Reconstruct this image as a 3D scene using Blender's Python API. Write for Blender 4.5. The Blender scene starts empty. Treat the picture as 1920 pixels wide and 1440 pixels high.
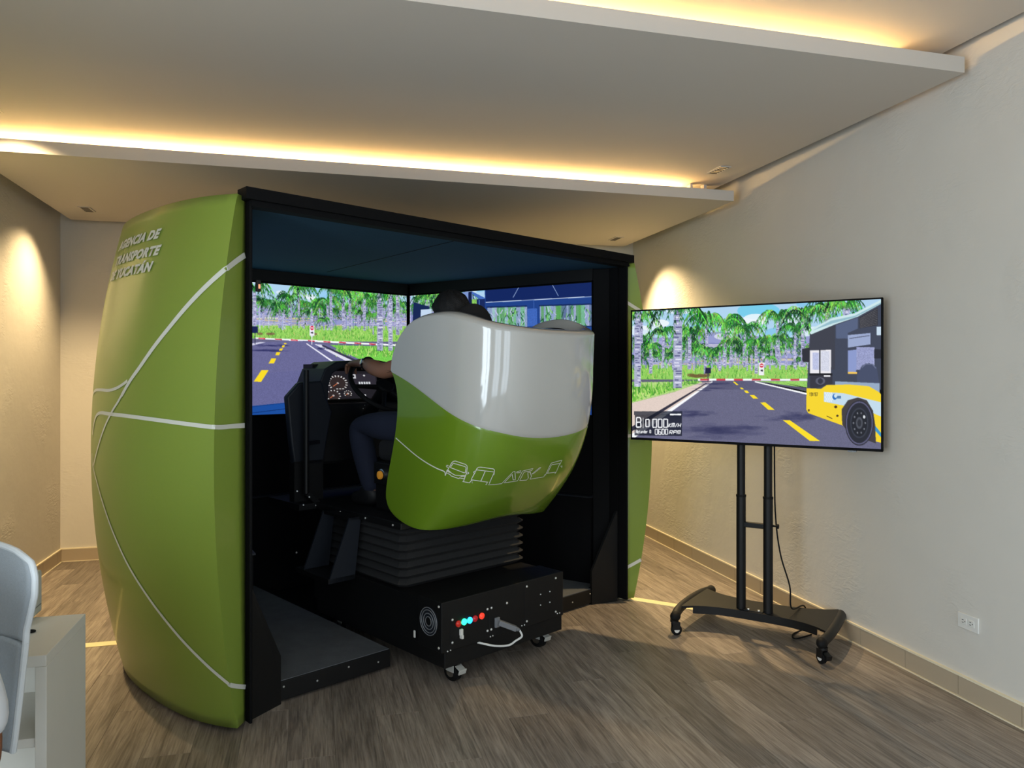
import bpy, bmesh, math, random
import numpy as np
from mathutils import Vector, Matrix
from mathutils.bvhtree import BVHTree

random.seed(7)
S = bpy.context.scene
COL = S.collection
PI = math.pi

# ------------------------------------------------------------------ camera
FPX, CAMH, YAW = 1407.0, 1.5, math.radians(15.04)
cd = bpy.data.cameras.new('camera'); cam = bpy.data.objects.new('camera', cd); COL.objects.link(cam)
cd.sensor_width = 36.0; cd.lens = FPX / 1920 * 36.0; cd.shift_y = -15 / 1920
cd.clip_start = .05
cam.location = (0, 0, CAMH); cam.rotation_euler = (PI / 2, 0, -YAW)
S.camera = cam
FW = (math.sin(YAW), math.cos(YAW)); RT = (math.cos(YAW), -math.sin(YAW))


def ray(px, py):
    r = (px - 960) / FPX
    return Vector((FW[0] + r * RT[0], FW[1] + r * RT[1], -(py - 705) / FPX))


def at_z(px, py, z):
    d = ray(px, py); k = (z - CAMH) / d.z
    return Vector((d.x * k, d.y * k, z))


def cam_pt(X, Y, z):      # camera-aligned ground coordinates to room coordinates
    return Vector((X * RT[0] + Y * FW[0], X * RT[1] + Y * FW[1], z))


# ------------------------------------------------------------------ light and exposure
S.view_settings.view_transform = 'Standard'
S.view_settings.look = 'None'
S.view_settings.exposure = 0.0
S.view_settings.gamma = 1.0
S.view_settings.use_curve_mapping = False
S.cycles.use_denoising = True
S.cycles.max_bounces = 8
S.cycles.diffuse_bounces = 5
S.cycles.sample_clamp_indirect = 4.0

world = bpy.data.worlds.new('world'); S.world = world; world.use_nodes = True
bg = world.node_tree.nodes['Background']
bg.inputs[0].default_value = (.62, .78, 1.0, 1); bg.inputs[1].default_value = .9


def add_light(name, kind, loc, energy, color, rot=(0, 0, 0), **kw):
    d = bpy.data.lights.new(name, kind); d.energy = energy; d.color = color
    for k, v in kw.items():
        setattr(d, k, v)
    o = bpy.data.objects.new(name, d); COL.objects.link(o)
    o.location = loc; o.rotation_euler = rot
    return o


WARM = (1.0, .73, .38)
# daylight entering through the two windows behind the camera
for wx, e in ((-.55, 34), (1.75, 34)):
    add_light('window_daylight', 'AREA', (wx, -2.32, 1.45), e, (.80, .92, 1.0), (math.radians(90), 0, 0),
              shape='RECTANGLE', size=1.5, size_y=2.2)

# added, unseen window in the left wall that brightens the right wall
add_light('window_daylight', 'AREA', (-2.06, -.2, 1.45), 135, (.80, .92, 1.0), (math.radians(90), 0, math.radians(-90)),
          shape='RECTANGLE', size=2.0, size_y=2.2)

# ------------------------------------------------------------------ helpers


def lin(c):
    return tuple((v / 255 / 12.92) if v / 255 <= .04045 else ((v / 255 + .055) / 1.055) ** 2.4 for v in c)


def mat(name, rgb, rough=.5, metal=0., spec=.5, noise=None, bump=None, coat=0., emit=None, estr=1., sheen=0., rand=0., coords='Object'):
    m = bpy.data.materials.new(name); m.use_nodes = True
    nt = m.node_tree; N = nt.nodes; L = nt.links
    b = N['Principled BSDF']; c = lin(rgb)
    b.inputs['Base Color'].default_value = (*c, 1)
    b.inputs['Roughness'].default_value = rough
    b.inputs['Metallic'].default_value = metal
    b.inputs['Specular IOR Level'].default_value = spec
    b.inputs['Coat Weight'].default_value = coat
    b.inputs['Coat Roughness'].default_value = .06
    b.inputs['Sheen Weight'].default_value = sheen
    if emit:
        b.inputs['Emission Color'].default_value = (*lin(emit), 1); b.inputs['Emission Strength'].default_value = estr
    tc = N.new('ShaderNodeTexCoord')
    src = tc.outputs[coords]
    # a faint procedural variation of the colour, always present
    sc, amt = noise if noise else (6., .04)
    tex = N.new('ShaderNodeTexNoise'); tex.inputs['Scale'].default_value = sc; tex.inputs['Detail'].default_value = 4
    L.new(src, tex.inputs['Vector'])
    mp = N.new('ShaderNodeMapRange'); mp.inputs['To Min'].default_value = 1 - amt; mp.inputs['To Max'].default_value = 1 + amt
    L.new(tex.outputs['Fac'], mp.inputs['Value'])
    fac = mp.outputs['Result']
    if rand:
        oi = N.new('ShaderNodeObjectInfo')
        m2 = N.new('ShaderNodeMapRange'); m2.inputs['To Min'].default_value = 1 - rand; m2.inputs['To Max'].default_value = 1 + rand
        L.new(oi.outputs['Random'], m2.inputs['Value'])
        mu = N.new('ShaderNodeMath'); mu.operation = 'MULTIPLY'
        L.new(fac, mu.inputs[0]); L.new(m2.outputs['Result'], mu.inputs[1]); fac = mu.outputs[0]
    hs = N.new('ShaderNodeHueSaturation'); hs.inputs['Color'].default_value = (*c, 1)
    L.new(fac, hs.inputs['Value']); L.new(hs.outputs['Color'], b.inputs['Base Color'])
    if bump:
        bs, bst, bd = bump
        t2 = N.new('ShaderNodeTexNoise'); t2.inputs['Scale'].default_value = bs; t2.inputs['Detail'].default_value = 5
        L.new(src, t2.inputs['Vector'])
        bp = N.new('ShaderNodeBump'); bp.inputs['Strength'].default_value = bst; bp.inputs['Distance'].default_value = bd
        L.new(t2.outputs['Fac'], bp.inputs['Height']); L.new(bp.outputs['Normal'], b.inputs['Normal'])
    return m


class MB:
    def __init__(self):
        self.v = []; self.f = []

    def add(self, vs, fs):
        o = len(self.v)
        self.v += [tuple(p) for p in vs]
        self.f += [tuple(i + o for i in f) for f in fs]
        return self

    def box(self, c, d, R=None):
        x, y, z = (i / 2 for i in d)
        vs = [Vector((a, b, e)) for e in (-z, z) for b in (-y, y) for a in (-x, x)]
        if R is not None:
            vs = [R @ p for p in vs]
        return self.add([p + Vector(c) for p in vs],
                        [(0, 2, 3, 1), (4, 5, 7, 6), (0, 1, 5, 4), (2, 6, 7, 3), (0, 4, 6, 2), (1, 3, 7, 5)])

    def box2(self, a, b):
        return self.box([(i + j) / 2 for i, j in zip(a, b)], [abs(j - i) for i, j in zip(a, b)])

    def beam(self, p, q, w, h, up=(0, 0, 1)):
        p, q = Vector(p), Vector(q); d = (q - p); l = d.length; d.normalize()
        s = d.cross(Vector(up)).normalized(); u = s.cross(d)
        return self.box((p + q) / 2, (l, w, h), Matrix((d, s, u)).transposed())

    def prism(self, poly, fn, e):            # poly of 2D points, fn maps to 3D, e = extrusion vector
        n = len(poly); e = Vector(e)
        a = [Vector(fn(*p)) for p in poly]
        vs = a + [p + e for p in a]
        return self.add(vs, [tuple(reversed(range(n))), tuple(range(n, 2 * n))] +
                        [(i, (i + 1) % n, (i + 1) % n + n, i + n) for i in range(n)])

    def tube(self, path, r, n=10, caps=True):
        path = [Vector(p) for p in path]; m = len(path)
        rs = r if isinstance(r, (list, tuple)) else [r] * m
        prev = None; rings = []
        for i, p in enumerate(path):
            d = (path[min(i + 1, m - 1)] - path[max(i - 1, 0)]).normalized()
            if prev is None:
                a = d.cross(Vector((0, 0, 1)))
                if a.length < 1e-3: a = d.cross(Vector((1, 0, 0)))
            else:
                a = prev - d * prev.dot(d)
            a.normalize(); prev = a; b = d.cross(a)
            rings.append([p + (a * math.cos(2 * PI * k / n) + b * math.sin(2 * PI * k / n)) * rs[i] for k in range(n)])
        vs = [q for R in rings for q in R]; fs = []
        for i in range(m - 1):
            for k in range(n):
                fs.append((i * n + k, i * n + (k + 1) % n, (i + 1) * n + (k + 1) % n, (i + 1) * n + k))
        if caps:
            fs.append(tuple(reversed(range(n)))); fs.append(tuple(range((m - 1) * n, m * n)))
        return self.add(vs, fs)

    def lathe(self, c, axis, prof, n=20):    # prof: list of (distance along axis, radius)
        ax = Vector(axis).normalized()
        return self.tube([Vector(c) + ax * d for d, _ in prof], [max(r, 1e-4) for _, r in prof], n)

    def torus(self, c, axis, R, r, n=40, m=10, a0=0., a1=2 * PI):
        ax = Vector(axis).normalized()
        u = ax.cross(Vector((0, 0, 1)))
        if u.length < 1e-3: u = Vector((1, 0, 0))
        u.normalize(); w = ax.cross(u); full = abs(a1 - a0 - 2 * PI) < 1e-6
        vs = []; fs = []
        cnt = n if full else n + 1
        for i in range(cnt):
            t = a0 + (a1 - a0) * i / n; d = u * math.cos(t) + w * math.sin(t)
            for k in range(m):
                p = 2 * PI * k / m
                vs.append(Vector(c) + d * (R + r * math.cos(p)) + ax * (r * math.sin(p)))
        for i in range(n):
            j = (i + 1) % cnt
            for k in range(m):
                fs.append((i * m + k, j * m + k, j * m + (k + 1) % m, i * m + (k + 1) % m))
        return self.add(vs, fs)

    def ball(self, c, r, n=16, m=10):
        rx, ry, rz = r if isinstance(r, (tuple, list)) else (r, r, r)
        c = Vector(c); vs = [c + Vector((0, 0, -rz))]
        for j in range(1, m):
            t = PI * j / m - PI / 2
            for k in range(n):
                p = 2 * PI * k / n
                vs.append(c + Vector((rx * math.cos(t) * math.cos(p), ry * math.cos(t) * math.sin(p), rz * math.sin(t))))
        vs.append(c + Vector((0, 0, rz))); fs = []
        for k in range(n):
            fs.append((0, 1 + (k + 1) % n, 1 + k))
            fs.append((len(vs) - 1, 1 + (m - 2) * n + k, 1 + (m - 2) * n + (k + 1) % n))
        for j in range(m - 2):
            for k in range(n):
                a = 1 + j * n + k; b = 1 + j * n + (k + 1) % n
                fs.append((a, b, b + n, a + n))
        return self.add(vs, fs)

    def grid(self, fn, nu, nv, flip=False):
        vs = [fn(i / nu, j / nv) for j in range(nv + 1) for i in range(nu + 1)]
        fs = []
        for j in range(nv):
            for i in range(nu):
                a = j * (nu + 1) + i
                f = (a, a + 1, a + nu + 2, a + nu + 1)
                fs.append(tuple(reversed(f)) if flip else f)
        return self.add(vs, fs)

    def mesh(self, name, smooth=None):
        me = bpy.data.meshes.new(name); me.from_pydata(self.v, [], self.f)
        bm = bmesh.new(); bm.from_mesh(me); bmesh.ops.recalc_face_normals(bm, faces=bm.faces) if smooth != 'keep' else None
        bm.to_mesh(me); bm.free()
        return me

    def build(self, name, m, parent=None, smooth=35, bevel=0., seg=2, loc=None, sub=0, solid=None, keep=False):
        me = self.mesh(name, 'keep' if keep else None)
        return link(name, me, m, parent, smooth, bevel, seg, loc, sub, solid)


def link(name, me, m, parent=None, smooth=35, bevel=0., seg=2, loc=None, sub=0, solid=None):
    o = bpy.data.objects.new(name, me); COL.objects.link(o)
    if m is not None and not me.materials: me.materials.append(m)
    if smooth:
        me.polygons.foreach_set('use_smooth', [True] * len(me.polygons))
        me.set_sharp_from_angle(angle=math.radians(smooth))
    if solid:
        md = o.modifiers.new('solid', 'SOLIDIFY'); md.thickness = solid[0]; md.offset = solid[1]
    if bevel:
        md = o.modifiers.new('bevel', 'BEVEL'); md.width = bevel; md.segments = seg; md.limit_method = 'ANGLE'
        md.angle_limit = math.radians(40)
    if sub:
        md = o.modifiers.new('sub', 'SUBSURF'); md.levels = sub; md.render_levels = sub
    if parent: o.parent = parent
    if loc is not None: o.location = loc
    return o


def thing(name, label, cat, loc=(0, 0, 0), rz=0., group=None):
    o = bpy.data.objects.new(name, None); COL.objects.link(o)
    o.empty_display_size = .1
    o.location = loc; o.rotation_euler = (0, 0, rz)
    return tag(o, label, cat, group)


def tag(o, label, cat, group=None):
    o['label'] = label; o['category'] = cat
    if group: o['group'] = group
    return o


def structure(o):
    o['kind'] = 'structure'; return o


def part_copy(o, parent, loc=None):
    c = o.copy(); COL.objects.link(c); c.parent = parent
    if loc is not None: c.location = loc
    return c


def smoothpath(pts, n=8):
    P = [Vector(p) for p in pts]; out = []
    for i in range(len(P) - 1):
        a = P[max(i - 1, 0)]; b = P[i]; c = P[i + 1]; d = P[min(i + 2, len(P) - 1)]
        for k in range(n):
            t = k / n
            out.append(.5 * ((2 * b) + (c - a) * t + (2 * a - 5 * b + 4 * c - d) * t * t + (3 * b - a - 3 * c + d) * t ** 3))
    out.append(P[-1]); return out


# ------------------------------------------------------------------ materials
M = {}
M['wall'] = mat('plaster_wall', (214, 209, 200), .85, noise=(3, .03), bump=(9, .22, .012), spec=.25)
M['ceil'] = mat('ceiling_paint', (202, 195, 186), .9, noise=(2, .02), spec=.2)
M['tile'] = mat('skirting_tile', (182, 166, 143), .35, noise=(5, .05), rand=.03)
M['tiletop'] = mat('skirting_grout', (238, 226, 196), .6)
M['brass'] = mat('floor_trim_metal', (248, 232, 182), .4)
M['black'] = mat('black_powder_coat', (15, 15, 16), .5, spec=.35, noise=(40, .15))
M['blackgloss'] = mat('black_gloss', (12, 12, 13), .25, spec=.5)
M['blackin'] = mat('black_booth_lining', (9, 9, 11), .75, spec=.15)
M['navy'] = mat('dark_slate_fabric', (38, 72, 94), .85, spec=.2, noise=(60, .1))
M['slate'] = mat('dark_slate_plastic', (30, 34, 42), .5, spec=.35)
M['carpet'] = mat('charcoal_rubber_floor', (92, 95, 99), .8, noise=(14, .25), bump=(60, .3, .004))
M['green'] = mat('green_vinyl', (130, 152, 60), .34, noise=(1.5, .05), coat=.25)
M['shellgreen'] = mat('green_gloss_shell', (108, 140, 34), .22, noise=(1.5, .03), coat=.7)
M['shellwhite'] = mat('white_gloss_shell', (188, 187, 183), .14, noise=(2, .01), coat=.8)
M['line'] = mat('white_print', (226, 226, 214), .5)
M['linegrey'] = mat('pale_grey_print', (218, 220, 210), .5)
M['chrome'] = mat('bright_metal', (214, 214, 210), .22, metal=1.)
M['zinc'] = mat('zinc_plate', (206, 206, 200), .35, metal=.2)
M['screw'] = mat('screw_metal', (230, 230, 226), .3, metal=.6)
M['grey'] = mat('grey_plastic', (120, 122, 126), .45)
M['cablewhite'] = mat('white_cable', (225, 225, 222), .5)
M['rubber'] = mat('black_rubber', (13, 13, 14), .7, spec=.25)
M['bellows'] = mat('black_pleated_fabric', (46, 46, 47), .75, spec=.3, noise=(80, .2), bump=(120, .3, .002))
M['whitelam'] = mat('white_laminate', (222, 219, 210), .5, noise=(20, .02))
M['outlet'] = mat('white_outlet_plastic', (226, 224, 218), .4)
M['dark'] = mat('dark_slot', (20, 20, 20), .8)
M['skin'] = mat('skin', (150, 104, 80), .55, noise=(30, .06))
M['skin2'] = mat('skin_tan', (140, 92, 68), .55, noise=(30, .06))
M['hair'] = mat('black_hair', (14, 12, 12), .7, noise=(120, .4), bump=(160, .8, .004))
M['shirt'] = mat('black_shirt_cloth', (20, 20, 23), .9, noise=(60, .1))
M['shirt2'] = mat('white_shirt_cloth', (216, 220, 226), .9, noise=(40, .05))
M['jeans'] = mat('dark_blue_denim', (26, 32, 52), .9, noise=(90, .2), bump=(200, .3, .002))
M['shoe'] = mat('black_shoe', (18, 18, 20), .6)
M['meshgrey'] = mat('grey_chair_mesh', (172, 180, 186), .8, noise=(200, .12), bump=(400, .4, .002))
M['chairwhite'] = mat('white_chair_plastic', (226, 232, 236), .4)
M['device'] = mat('light_grey_device', (196, 194, 188), .45)
M['amber'] = mat('amber_button', (222, 150, 50), .3, emit=(222, 150, 50), estr=.15)


def wood_material():
    m = bpy.data.materials.new('grey_brown_plank'); m.use_nodes = True
    nt = m.node_tree; N = nt.nodes; L = nt.links; b = N['Principled BSDF']
    b.inputs['Roughness'].default_value = .42; b.inputs['Specular IOR Level'].default_value = .4
    geo = N.new('ShaderNodeNewGeometry'); oi = N.new('ShaderNodeObjectInfo')
    off = N.new('ShaderNodeVectorMath'); off.operation = 'SCALE'; off.inputs['Scale'].default_value = 37
    cx = N.new('ShaderNodeCombineXYZ')
    for i in range(3): L.new(oi.outputs['Random'], cx.inputs[i])
    L.new(cx.outputs[0], off.inputs[0])
    ad = N.new('ShaderNodeVectorMath'); L.new(geo.outputs['Position'], ad.inputs[0]); L.new(off.outputs[0], ad.inputs[1])
    mp = N.new('ShaderNodeMapping'); mp.inputs['Scale'].default_value = (22, 1.6, 1); L.new(ad.outputs[0], mp.inputs['Vector'])
    n1 = N.new('ShaderNodeTexNoise'); n1.inputs['Scale'].default_value = 1.6; n1.inputs['Detail'].default_value = 8; n1.inputs['Roughness'].default_value = .68
    n1.inputs['Distortion'].default_value = .6
    L.new(mp.outputs[0], n1.inputs['Vector'])
    mp2 = N.new('ShaderNodeMapping'); mp2.inputs['Scale'].default_value = (120, 5, 1); L.new(ad.outputs[0], mp2.inputs['Vector'])
    n2 = N.new('ShaderNodeTexNoise'); n2.inputs['Scale'].default_value = 1.2; n2.inputs['Detail'].default_value = 4; L.new(mp2.outputs[0], n2.inputs['Vector'])
    mx = N.new('ShaderNodeMath'); mx.operation = 'MULTIPLY_ADD'; mx.inputs[1].default_value = .62
    L.new(n2.outputs['Fac'], mx.inputs[0]); L.new(n1.outputs['Fac'], mx.inputs[2])
    rp = N.new('ShaderNodeValToRGB'); L.new(mx.outputs[0], rp.inputs['Fac'])
    e = rp.color_ramp.elements
    e[0].position = .46; e[0].color = (*lin((82, 74, 67)), 1)
    e[1].position = .98; e[1].color = (*lin((164, 152, 140)), 1)
    k = e.new(.72); k.color = (*lin((127, 116, 106)), 1)
    hs = N.new('ShaderNodeHueSaturation'); L.new(rp.outputs['Color'], hs.inputs['Color'])
    mr = N.new('ShaderNodeMapRange'); mr.inputs['To Min'].default_value = .76; mr.inputs['To Max'].default_value = 1.14
    L.new(oi.outputs['Random'], mr.inputs['Value']); L.new(mr.outputs['Result'], hs.inputs['Value'])
    L.new(hs.outputs['Color'], b.inputs['Base Color'])
    bp = N.new('ShaderNodeBump'); bp.inputs['Strength'].default_value = .15; bp.inputs['Distance'].default_value = .003
    L.new(mx.outputs[0], bp.inputs['Height']); L.new(bp.outputs['Normal'], b.inputs['Normal'])
    return m


M['wood'] = wood_material()


def plaster_material():
    m = M['wall']; nt = m.node_tree; N = nt.nodes; L = nt.links
    # trowelled patches: ridged noise that only shows in places
    geo = N.new('ShaderNodeNewGeometry')
    mp = N.new('ShaderNodeMapping'); mp.inputs['Scale'].default_value = (1, 1, 2.6); L.new(geo.outputs['Position'], mp.inputs['Vector'])
    a = N.new('ShaderNodeTexNoise'); a.inputs['Scale'].default_value = 16; a.inputs['Detail'].default_value = 6; a.inputs['Distortion'].default_value = 1.2
    L.new(mp.outputs[0], a.inputs['Vector'])
    k = N.new('ShaderNodeTexNoise'); k.inputs['Scale'].default_value = 2.2; k.inputs['Detail'].default_value = 2; L.new(geo.outputs['Position'], k.inputs['Vector'])
    r = N.new('ShaderNodeMapRange'); r.inputs['From Min'].default_value = .5; r.inputs['From Max'].default_value = .68; L.new(k.outputs['Fac'], r.inputs['Value'])
    mu = N.new('ShaderNodeMath'); mu.operation = 'MULTIPLY'; L.new(a.outputs['Fac'], mu.inputs[0]); L.new(r.outputs['Result'], mu.inputs[1])
    bp = N.new('ShaderNodeBump'); bp.inputs['Strength'].default_value = .5; bp.inputs['Distance'].default_value = .01
    L.new(mu.outputs[0], bp.inputs['Height'])
    b = N['Principled BSDF']; old = b.inputs['Normal'].links[0].from_node
    L.new(bp.outputs['Normal'], old.inputs['Normal'])


plaster_material()


def display_material(name, strength=1.):
    m = bpy.data.materials.new(name); m.use_nodes = True
    N = m.node_tree.nodes; L = m.node_tree.links; b = N['Principled BSDF']
    b.inputs['Base Color'].default_value = (.005, .005, .006, 1); b.inputs['Roughness'].default_value = .5
    b.inputs['Specular IOR Level'].default_value = .06
    at = N.new('ShaderNodeAttribute'); at.attribute_name = 'Col'
    L.new(at.outputs['Color'], b.inputs['Emission Color']); b.inputs['Emission Strength'].default_value = strength
    return m


M['display'] = display_material('lit_display')

# ------------------------------------------------------------------ room shell
BACKY, LEFTX, FRONTY, TOPZ = 6.80, -1.95, -2.2, 3.30


def wallx(y):              # inner face of the right-hand wall (very slightly out of square)
    return 2.932 + .029 * (y - 2.508)


fl = MB().box2((-2.1, FRONTY - .1, -.12), (3.2, BACKY + .1, -.006)).build('floor', M['wood'], smooth=0)
structure(fl)
# planks, laid along the room
plank_meshes = {}
PW, PL = .186, 1.24
row = 0; x = LEFTX
while x < wallx(6.8) + .02:
    y = 1.55 - (row * .47) % PL
    while y < BACKY:
        y0, y1 = max(y, 1.5), min(y + PL, BACKY)
        x1 = min(x + PW, 3.06)
        if y1 - y0 > .05 and x1 - x > .03:
            key = (round(x1 - x, 3), round(y1 - y0, 3))
            if key not in plank_meshes:
                w, l = key; g = .0004; c = .0006
                b = MB()
                lo = [(g, g), (w - g, g), (w - g, l - g), (g, l - g)]
                hi = [(g + c, g + c), (w - g - c, g + c), (w - g - c, l - g - c), (g + c, l - g - c)]
                vs = [(p[0], p[1], -.006) for p in lo] + [(p[0], p[1], -.0006) for p in lo] + [(p[0], p[1], 0) for p in hi]
                fs = [(8, 9, 10, 11)] + [(i, (i + 1) % 4, (i + 1) % 4 + 4, i + 4) for i in range(4)] + \
                     [(i + 4, (i + 1) % 4 + 4, (i + 1) % 4 + 8, i + 8) for i in range(4)] + [(3, 2, 1, 0)]
                b.add(vs, fs); me = b.mesh('plank'); me.materials.append(M['wood']); plank_meshes[key] = me
            o = bpy.data.objects.new('plank', plank_meshes[key]); COL.objects.link(o); o.parent = fl; o.location = (x, y0, 0)
        y += PL
    x += PW; row += 1

# walls
structure(MB().box2((LEFTX - .15, BACKY, -.006), (3.3, BACKY + .15, TOPZ)).build('wall_back', M['wall'], smooth=0))
wl = MB().box2((LEFTX - .15, .9, -.006), (LEFTX, BACKY, TOPZ)).box2((LEFTX - .15, FRONTY - .15, -.006), (LEFTX, -1.3, TOPZ))
wl.box2((LEFTX - .15, -1.3, -.006), (LEFTX, .9, .3)).box2((LEFTX - .15, -1.3, 2.6), (LEFTX, .9, TOPZ))
structure(wl.build('wall_left', M['wall'], smooth=0))
structure(MB().prism([(wallx(FRONTY - .15), FRONTY - .15), (3.3, FRONTY - .15), (3.3, BACKY), (wallx(BACKY), BACKY)],
                     lambda a, b: (a, b, -.006), (0, 0, TOPZ + .006)).build('wall_right', M['wall'], smooth=0))
# wall behind the camera with its two window openings
wf = MB()
for a, b, z0, z1 in ((LEFTX, -1.35, 0, TOPZ), (.25, .95, 0, TOPZ), (2.55, 2.82, 0, TOPZ), (-1.35, .25, 0, .3), (.95, 2.55, 0, .3),
                     (-1.35, .25, 2.6, TOPZ), (.95, 2.55, 2.6, TOPZ)):
    wf.box2((a, FRONTY - .15, z0), (b, FRONTY, z1))
structure(wf.build('wall_front', M['wall'], smooth=0))
M['frame'] = mat('window_frame_aluminium', (70, 72, 74), .4, metal=.6)
for i, cx in enumerate((-.55, 1.75)):
    b = MB()
    for dx in (-.79, 0, .79): b.box((cx + dx, FRONTY - .05, 1.45), (.05, .05, 2.3))
    for z in (.32, 2.58): b.box((cx, FRONTY - .05, z), (1.6, .05, .05))
    structure(b.build('window_%d' % (i + 1), M['frame'], smooth=0))
b = MB()
for dy in (-1.09, 0, 1.09): b.box((LEFTX - .05, -.2 + dy, 1.45), (.05, .05, 2.3))
for z in (.32, 2.58): b.box((LEFTX - .05, -.2, z), (.05, 2.2, .05))
structure(b.build('window_3', M['frame'], smooth=0))  # frame of the added left-wall window, out of view

# ceiling: structural slab and three stepped, floating panels
structure(MB().box2((LEFTX - .15, FRONTY - .15, TOPZ), (3.3, BACKY + .15, TOPZ + .1)).build('ceiling', M['ceil'], smooth=0))
PX0, PX1 = -1.82, 2.875
Z1, Z2, Z3, TH_P, LIP = 2.73, 2.88, 3.02, .045, .072
Y1, Y2 = 4.69, 2.763
CEIL = 'ceiling_panel'
pa = MB().box2((PX0, Y1, Z1), (PX1, 6.60, Z1 + TH_P)).box2((PX0, Y1, Z1 + TH_P), (PX1, Y1 + .02, Z1 + LIP)).build(CEIL, M['ceil'], smooth=0)
pb = MB().box2((PX0, Y2, Z2), (PX1, 5.45, Z2 + TH_P)).box2((PX0, Y2, Z2 + TH_P), (PX1, Y2 + .02, Z2 + LIP)).build(CEIL, M['ceil'], smooth=0)
pc = MB().box2((PX0, FRONTY + .05, Z3), (PX1, 3.55, Z3 + TH_P)).build(CEIL, M['ceil'], smooth=0)
for o, lab in ((pa, 'lowest stepped white ceiling panel over the back of the green booth'),
               (pb, 'wide middle white ceiling panel between the two glowing light slots'),
               (pc, 'uppermost white ceiling panel above the higher glowing light slot')):
    structure(o); o['label'] = lab
# upstands added out of view to stop strip light leaking over the panels
for nm, x_ in (('right', PX1), ('left', PX0)):
    b = MB(); sg = 1 if x_ > 0 else -1; xa, xb = x_ - sg * .004, x_ - sg * .02
    b.box2((xa, Y1 + .60, Z1 + TH_P), (xb, 6.59, TOPZ - .001)).box2((xa, Y2 + .60, Z2 + TH_P), (xb, 5.44, TOPZ - .001)).box2((xa, FRONTY + .06, Z3 + TH_P), (xb, 3.54, TOPZ - .001))
    o = b.build('ceiling_upstand', M['ceil'], smooth=0); structure(o); o['label'] = 'upstands above the stepped ceiling panels'
o = MB().box2((PX0 + .03, 6.575, Z1 + TH_P), (PX1 - .03, 6.59, TOPZ - .001)).build('ceiling_upstand', M['ceil'], smooth=0); structure(o); o['label'] = 'upstand above the lowest ceiling panel'
# upstands that close the coves at the back, hidden brackets
M['led'] = mat('warm_led_strip', (255, 214, 150), .5, emit=(255, 208, 132), estr=240)
M['ledbase'] = mat('aluminium_profile', (190, 190, 186), .35, metal=.8)
for yy, zz, lab, xa, xb in ((Y1, Z1 + TH_P, 'warm glowing light strip in the slot above the lowest ceiling panel', PX0 + .02, 2.58),
                            (Y2, Z2 + TH_P, 'warm glowing light strip in the slot above the middle ceiling panel', PX0 + .02, 2.60)):
    t = thing('led_strip', lab, 'light strip', ((xa + xb) / 2, yy + .26, zz))
    L_ = xb - xa
    MB().box((0, 0, .004), (L_, .03, .008)).build('profile', M['ledbase'], t, smooth=0)
    MB().box((0, 0, .011), (L_, .016, .006)).build('diffuser', M['led'], t, smooth=0)
    up = MB().box2((xa - .02, yy + .60, zz), (2.66, yy + .63, zz + .10)).build('ceiling_cove_back', M['ceil'], smooth=0)
    structure(up); up['label'] = 'upstand closing the light slot'
    for xx in (2.63, 2.74):
        br = MB().box((xx, yy + .18, zz + .05), (.02, .05, .10)).build('ceiling_bracket', M['ceil'], smooth=0)
        structure(br); br['label'] = 'short hanger between stepped ceiling panels'

# recessed louvred downlights
M['louvre'] = mat('black_louvre', (22, 21, 20), .4)
M['lampglow'] = mat('lamp_lens', (255, 226, 176), .4, emit=(255, 214, 150), estr=3.)


def downlight(p, rz, lab, energy, aim=(0, 0), size=100, on=True):
    t = thing('ceiling_spotlight', lab, 'spotlight', p, rz, 'recessed louvred ceiling spotlights')
    b = MB(); L_, W_ = .15, .055
    for s_ in (-1, 1):
        b.box((0, s_ * (W_ / 2 + .006), -.003), (L_ + .024, .012, .006)); b.box((s_ * (L_ / 2 + .006), 0, -.003), (.012, W_, .006))
    b.build('trim', M['ceil'], t, smooth=0)
    MB().box((0, 0, -.0008), (L_, W_, .0014)).build('lens', M['lampglow'] if on else M['louvre'], t, smooth=0)
    for i in range(6):
        MB().box((-L_ / 2 + L_ * i / 5, 0, -.004), (.010, W_, .006)).build('louvre', M['louvre'], t, smooth=0)
    if energy:
        l = add_light('spotlight_lamp', 'SPOT', (p[0], p[1], p[2] - .02), energy, WARM, spot_size=math.radians(size), spot_blend=1.0, shadow_soft_size=.03)
        l.rotation_euler = (aim[0], aim[1], 0)
    return t


downlight((-1.59, 6.15, Z1), PI / 2, 'recessed louvred spotlight in the low panel near the left wall corner', 120, aim=(-.20, .12), size=116)
downlight((-1.59, 4.40, Z2), PI / 2, 'recessed louvred spotlight in the middle panel along the left wall', 280, aim=(.40, -.05), size=112)  # extra fixture outside the view, added to brighten the left wall
downlight((2.638, 6.237, Z1), PI / 2, 'recessed louvred spotlight in the low panel near the right wall corner', 285, aim=(-.24, -.03), size=112)
downlight((2.638, 4.486, Z2), PI / 2, 'recessed louvred spotlight in the middle panel beside the bracketed slot end', 230, aim=(-.10, .22), size=62)

# skirting tiles (each tile a piece) with a light grout line on top and at the floor
BH, BT = .098, .012


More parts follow.
